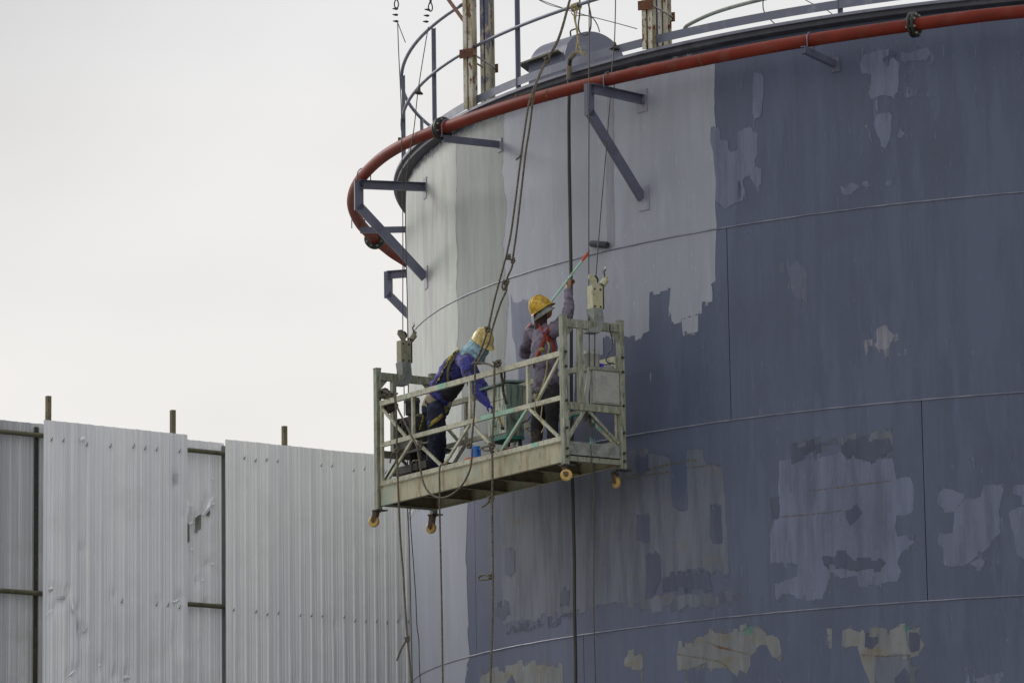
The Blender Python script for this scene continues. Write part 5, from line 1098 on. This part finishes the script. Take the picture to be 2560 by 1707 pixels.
rope([on_y(1427, -6, 42.92), on_y(1398, 96, 42.82), on_y(1363, 160, 42.7), on_y(1338, 221, 42.6), ay(1324, 321), ay(1313, 393), ay(1294, 560), ay(1283, 640), ay(1280, 667), ay(1268, 696), ay(1266, 725), ay(1251, 760), ay(1233, 815), gf(745, 400), gf(715, 460), gf(680, 520), gf(665, 540)], .011, m_rope, 'lifeline', 'brown twisted lifeline, right strand, with hanging loop above the bent worker', 'rope', grp='lifelines from the roof', knots=[(ay(1266, 705), .026), (ay(1282, 652), .02)], extra=[[ay(1262, 700), ay(1256, 712), ay(1257, 722), ay(1261, 724), ay(1264, 712)]])
rope([gf(655, 522), gf(690, 524), gf(730, 528), gf(770, 545)], .011, m_rope, 'rope', 'short rope arching from the lifeline to the knot on the top rail', 'rope', knots=[(gf(785, 530, -.02), .03), (gf(798, 526, -.02), .028)])
rope([gf(662, 535), gf(663, 600), gf(658, 800), gf(645, 960), gf(636, 1010)], .011, m_rope, 'rope', 'vertical rope from the lifeline to a knot above the blue jug', 'rope', knots=[(gf(630, 998), .028)])
rope([gf(648, 1015), gf(645, 1060), gf(633, 1140), gf(590, 1225), gf(530, 1280), gf(465, 1300), gf(400, 1272), gf(362, 1200), gf(345, 1100), gf(330, 1010), gf(300, 950), gf(255, 860), gf(220, 790), gf(200, 730), gf(205, 700)], .011, m_rope, 'rope', 'slack rope hanging in a wide U across the front of the deck beam', 'rope', knots=[(gf(345, 990), .026), (gf(350, 1000), .02)], extra=[[gf(350, 985), gf(375, 985), gf(395, 980)]])
rope([gf(775, 545), gf(773, 700), gf(769, 850), gf(762, 1000), gf(764, 1150), gf(762, 1300), gf(762, 1430), vf(1231, 1360), vf(1232, 1440), vf(1231, 1560), vf(1228, 1640), vf(1226, 1715)], .012, m_rope, 'rope', 'long knotted rope hanging past the middle of the platform to the bottom', 'rope', k=8, knots=[(gf(760, 1000), .03), (gf(755, 1305), .03), (vf(1228, 1439), .024)], extra=[[gf(752, 1310), gf(730, 1335), gf(705, 1352)], [gf(755, 1000), gf(725, 1005), gf(700, 1015), gf(720, 1028), gf(755, 1025)], [vf(1228, 1442), vf(1212, 1436), vf(1200, 1439), vf(1198, 1447), vf(1212, 1448), vf(1226, 1446)]])
rope([gf(490, 1108, -.03), gf(465, 1115), gf(458, 1160), gf(460, 1300), vf(1099, 1270), vf(1101, 1360), vf(1103, 1450), vf(1105, 1560), vf(1107, 1715)], .010, m_rope, 'rope', 'speckled rope hanging from the lower rail left of the middle rope', 'rope', k=8)
rope([gf(215, 700, .0), gf(205, 715), gf(210, 850), gf(213, 1000), gf(217, 1150), gf(222, 1300), gf(235, 1568), vf(1007, 1420), vf(1012, 1500), vf(1018, 1590), vf(1024, 1650), vf(1029, 1715)], .011, m_rope, 'rope', 'rope hanging from the left end of the top rail to a knot near the bottom', 'rope', k=8, knots=[(gf(213, 1030), .026), (vf(1018, 1597), .024)], extra=[[vf(1016, 1600), vf(1004, 1620), vf(992, 1650)], [gf(205, 1030), gf(185, 1050), gf(172, 1100)]])
# rag of coiled rope over the left end of the rail
rg = thing('coiled_rope', 'dark rag and coiled rope bundled over the left end of the top rail', 'coiled rope', gf(130, 700, .02)); q = MB()
for k in range(5):
    c = gf(120 + 12 * k, 700 + 4 * k, .03); q.tube([c + gu * cos(a * pi / 9) * (.09 - .008 * k) + UP * sin(a * pi / 9) * (.035 + .006 * (k % 2)) + gv * .03 * sin(a * .9 + k) for a in range(18)], .012, 6, True)
q.build('loops', m_rope, rg); q = MB(); limb(q, [gf(105, 705, .05), gf(140, 690, .06), gf(185, 715, .05)], [.03, .045, .03]); limb(q, [gf(135, 770, .12), gf(165, 780, .12), gf(195, 770, .12)], [.05, .065, .05]); remesh(q, 'rag', m_rope_dk, rg, .01, 2, .012, 20)
# black tube clips and twine on the top rail
q = MB(); c = gf(822, 560, -.01)
tg = thing('lashing', 'brown hooked strap hanging from the top rail in front of the cabinet', 'strap', c); q.tube(smooth([gf(818, 550, .05), gf(815, 590, .03), gf(822, 640, .03), gf(828, 700, .05), gf(845, 760, .06)], 6), .014, 7); q.tube(smooth([gf(832, 552, .05), gf(834, 600, .03), gf(826, 650, .03)], 5), .009, 6); q.build('strap', m_rope_dk, tg)
tw = thing('twine', 'pale straw twine knotted on the middle rail near the standing man', 'twine', gf(1012, 735, -.01)); q = MB()
q.tube(smooth([gf(1005, 700, -.02), gf(1012, 740, -.03), gf(1008, 790, -.03), gf(1025, 825, -.03), gf(1040, 850, -.03), gf(1048, 790, -.02), gf(1052, 755, -.01)], 6), .0055, 6); q.tube(smooth([gf(1030, 835, -.03), gf(1045, 865, -.03), gf(1060, 890, -.03), gf(1045, 925, -.03)], 5), .0055, 6)
q.tube([gf(1008, 725, .017) + (gu * 0 + gv * cos(a * pi / 6) * .03 + UP * sin(a * pi / 6) * .035) + gu * .003 * a for a in range(24)], .005, 5); q.build('strand', m_rope2, tw)
cb = thing('cable', 'thin black cable drooping under the cabinet toward the standing man', 'cable', gf(865, 820, .3)); q = MB(); q.tube(smooth([gf(862, 810, .19), gf(880, 845, .19), gf(925, 868, .25), gf(965, 855, .28), gf(985, 830, .3)], 6), .007, 6); q.build('strand', m_hose, cb)
cb = thing('cable', 'thin black cable curving under the right end beam to the hoist', 'cable', GE(1445, 310)); q = MB(); q.tube(smooth([GE(1440, 305, GL - .005), GE(1443, 345, GL), GE(1456, 400, GL), GE(1448, 450, GL), GE(1425, 480, GL), GE(1420, 510, GL), GE(1440, 525, GL), GE(1470, 530, GL - .02)], 6), .006, 6); q.build('strand', m_hose, cb)
cb = thing('air_hose', 'green air hose hanging in a curve inside the right end frame', 'hose', GE(1290, 830)); q = MB(); q.tube(smooth([GE(1195, 850, GL - .2), GE(1240, 825, GL - .15), GE(1300, 830, GL - .1), GE(1325, 860, GL - .08), GE(1350, 885, GL - .08)], 6), .014, 8); q.build('strand', m_tealpart, cb)
# black hose down the tank wall
hy = lambda x, y, r=R + .17: on_cyl(x, y, r)
hs = thing('black_hose', 'thick black rubber hose hanging straight down the tank wall behind the platform', 'hose', hy(1423, 240)); q = MB()
hp_ = [hy(1425, 150, R + .22), hy(1423, 175, R + .19), hy(1422.5, 240), hy(1422, 300), hy(1423, 420), hy(1425, 535), hy(1426, 600), hy(1427.5, 690), hy(1428, 784), hy(1428, 983), hy(1431, 1200), hy(1433, 1300), hy(1435.5, 1400), hy(1436, 1520), hy(1438.5, 1640), hy(1439, 1720)]
q.tube(smooth(hp_, 6), .0195, 12); q.build('tube', m_hose, hs); q = MB(); q.tube(smooth([hy(1438, 132, R + .2), hy(1430, 142, R + .21), hy(1424, 152, R + .2), hy(1423, 175, R + .19), hy(1422, 200, R + .18)], 5), .027, 10); q.build('taped_end', m_rag, hs)
# straw twine tying the hose to the guard rail
tw = thing('twine', 'straw coloured twine tying the black hose to the guard rail', 'twine', on_cyl(1440, 20, R + .08)); q = MB()
ty = lambda x, y: on_cyl(x, y, R + .14)
q.tube(smooth([ty(1437, 22), ty(1436, 45), ty(1441, 70), ty(1444, 100), ty(1441, 125), ty(1440, 138)], 5), .009, 6); q.tube(smooth([ty(1443, 24), ty(1439, 50), ty(1444, 80), ty(1446, 110), ty(1453, 128)], 5), .008, 6)
c = on_cyl(1439, 20, R + .04)
for k in range(5): cc_ = on_cyl(1433 + 3.5 * k, 20 - 1.2 * k, R + .04); q.tube([cc_ + er2 for er2 in [(cyl(polar(cc_)[0], 1, 0) - cyl(polar(cc_)[0], 0, 0)) * .036 * cos(a * pi / 6) + UP * .036 * sin(a * pi / 6) for a in range(12)]], .008, 5, True)
for k in range(6): q.tube(smooth([ty(1440 + k, 130), ty(1448 + k * 2, 128 + k * 2), ty(1456 + (k % 3) * 5, 132 + (k % 2) * 5)], 4), .006, 5)
q.build('strand', m_rope2, tw)
# cables above the rim
def c5(x, y, r=R - .1): return on_cyl(1260 + x / 5.113, y / 5.113, r)
cb = thing('cable', 'dark looped cable drooping in front of the round hood', 'cable', c5(965, 10)); q = MB(); q.tube(smooth([c5(965, -20), c5(970, 60), c5(965, 200), c5(950, 320), c5(962, 400), c5(990, 440), c5(1030, 452), c5(1080, 430), c5(1105, 370), c5(1112, 290), c5(1108, 190), c5(1085, 80), c5(1062, -20)], 6), .009, 7); q.build('strand', m_cable, cb)
cb = thing('cable', 'thin wire stretched across above the guard rail to the right column', 'cable', c5(440, 0)); q = MB(); q.tube(smooth([c5(430, -10), c5(560, 40), c5(780, 118), c5(870, 150), c5(1080, 208), c5(1400, 290), c5(1700, 372)], 5), .005, 6); q.tube(smooth([c5(440, 0), c5(560, 60), c5(680, 95), c5(790, 118)], 5), .004, 6); q.tube(smooth([c5(860, 165), c5(900, 205), c5(1000, 200), c5(1100, 212)], 5), .005, 6); q.build('strand', m_cable, cb)
cb = thing('cable', 'short curved cable dropping onto the top of the round hood', 'cable', c5(1115, 215)); q = MB(); q.tube(smooth([c5(1115, 215), c5(1160, 265), c5(1200, 340), c5(1222, 415)], 5), .006, 6); q.build('strand', m_cable, cb)
def c6(x, y, r=R - .5): return on_cyl(1560 + x / 2.24, y / 2.24, r)
cb = thing('pale_hose', 'pale green pipe arching up from behind the toe board at the top right', 'pipe', c6(345, 150)); q = MB(); q.tube(smooth([c6(335, 175), c6(350, 148), c6(420, 110), c6(510, 72), c6(640, 32), c6(800, -8), c6(900, -30)], 6), .020, 10); q.build('tube', mat('pale_green_pipe', (.38, .42, .36), .5, 0, [((.25, .27, .22), 9, .5, .64, 4)]), cb)
cb = thing('cable', 'thin dark wire hanging behind the toe board at the top right', 'cable', c6(780, 0)); q = MB(); q.tube(smooth([c6(783, -10), c6(778, 25), c6(786, 70), c6(820, 112), c6(845, 135)], 5), .006, 6); q.tube(smooth([c6(1000, -8), c6(1060, 25), c6(1130, 55), c6(1165, 80)], 5), .005, 6); q.build('strand', m_cable, cb)
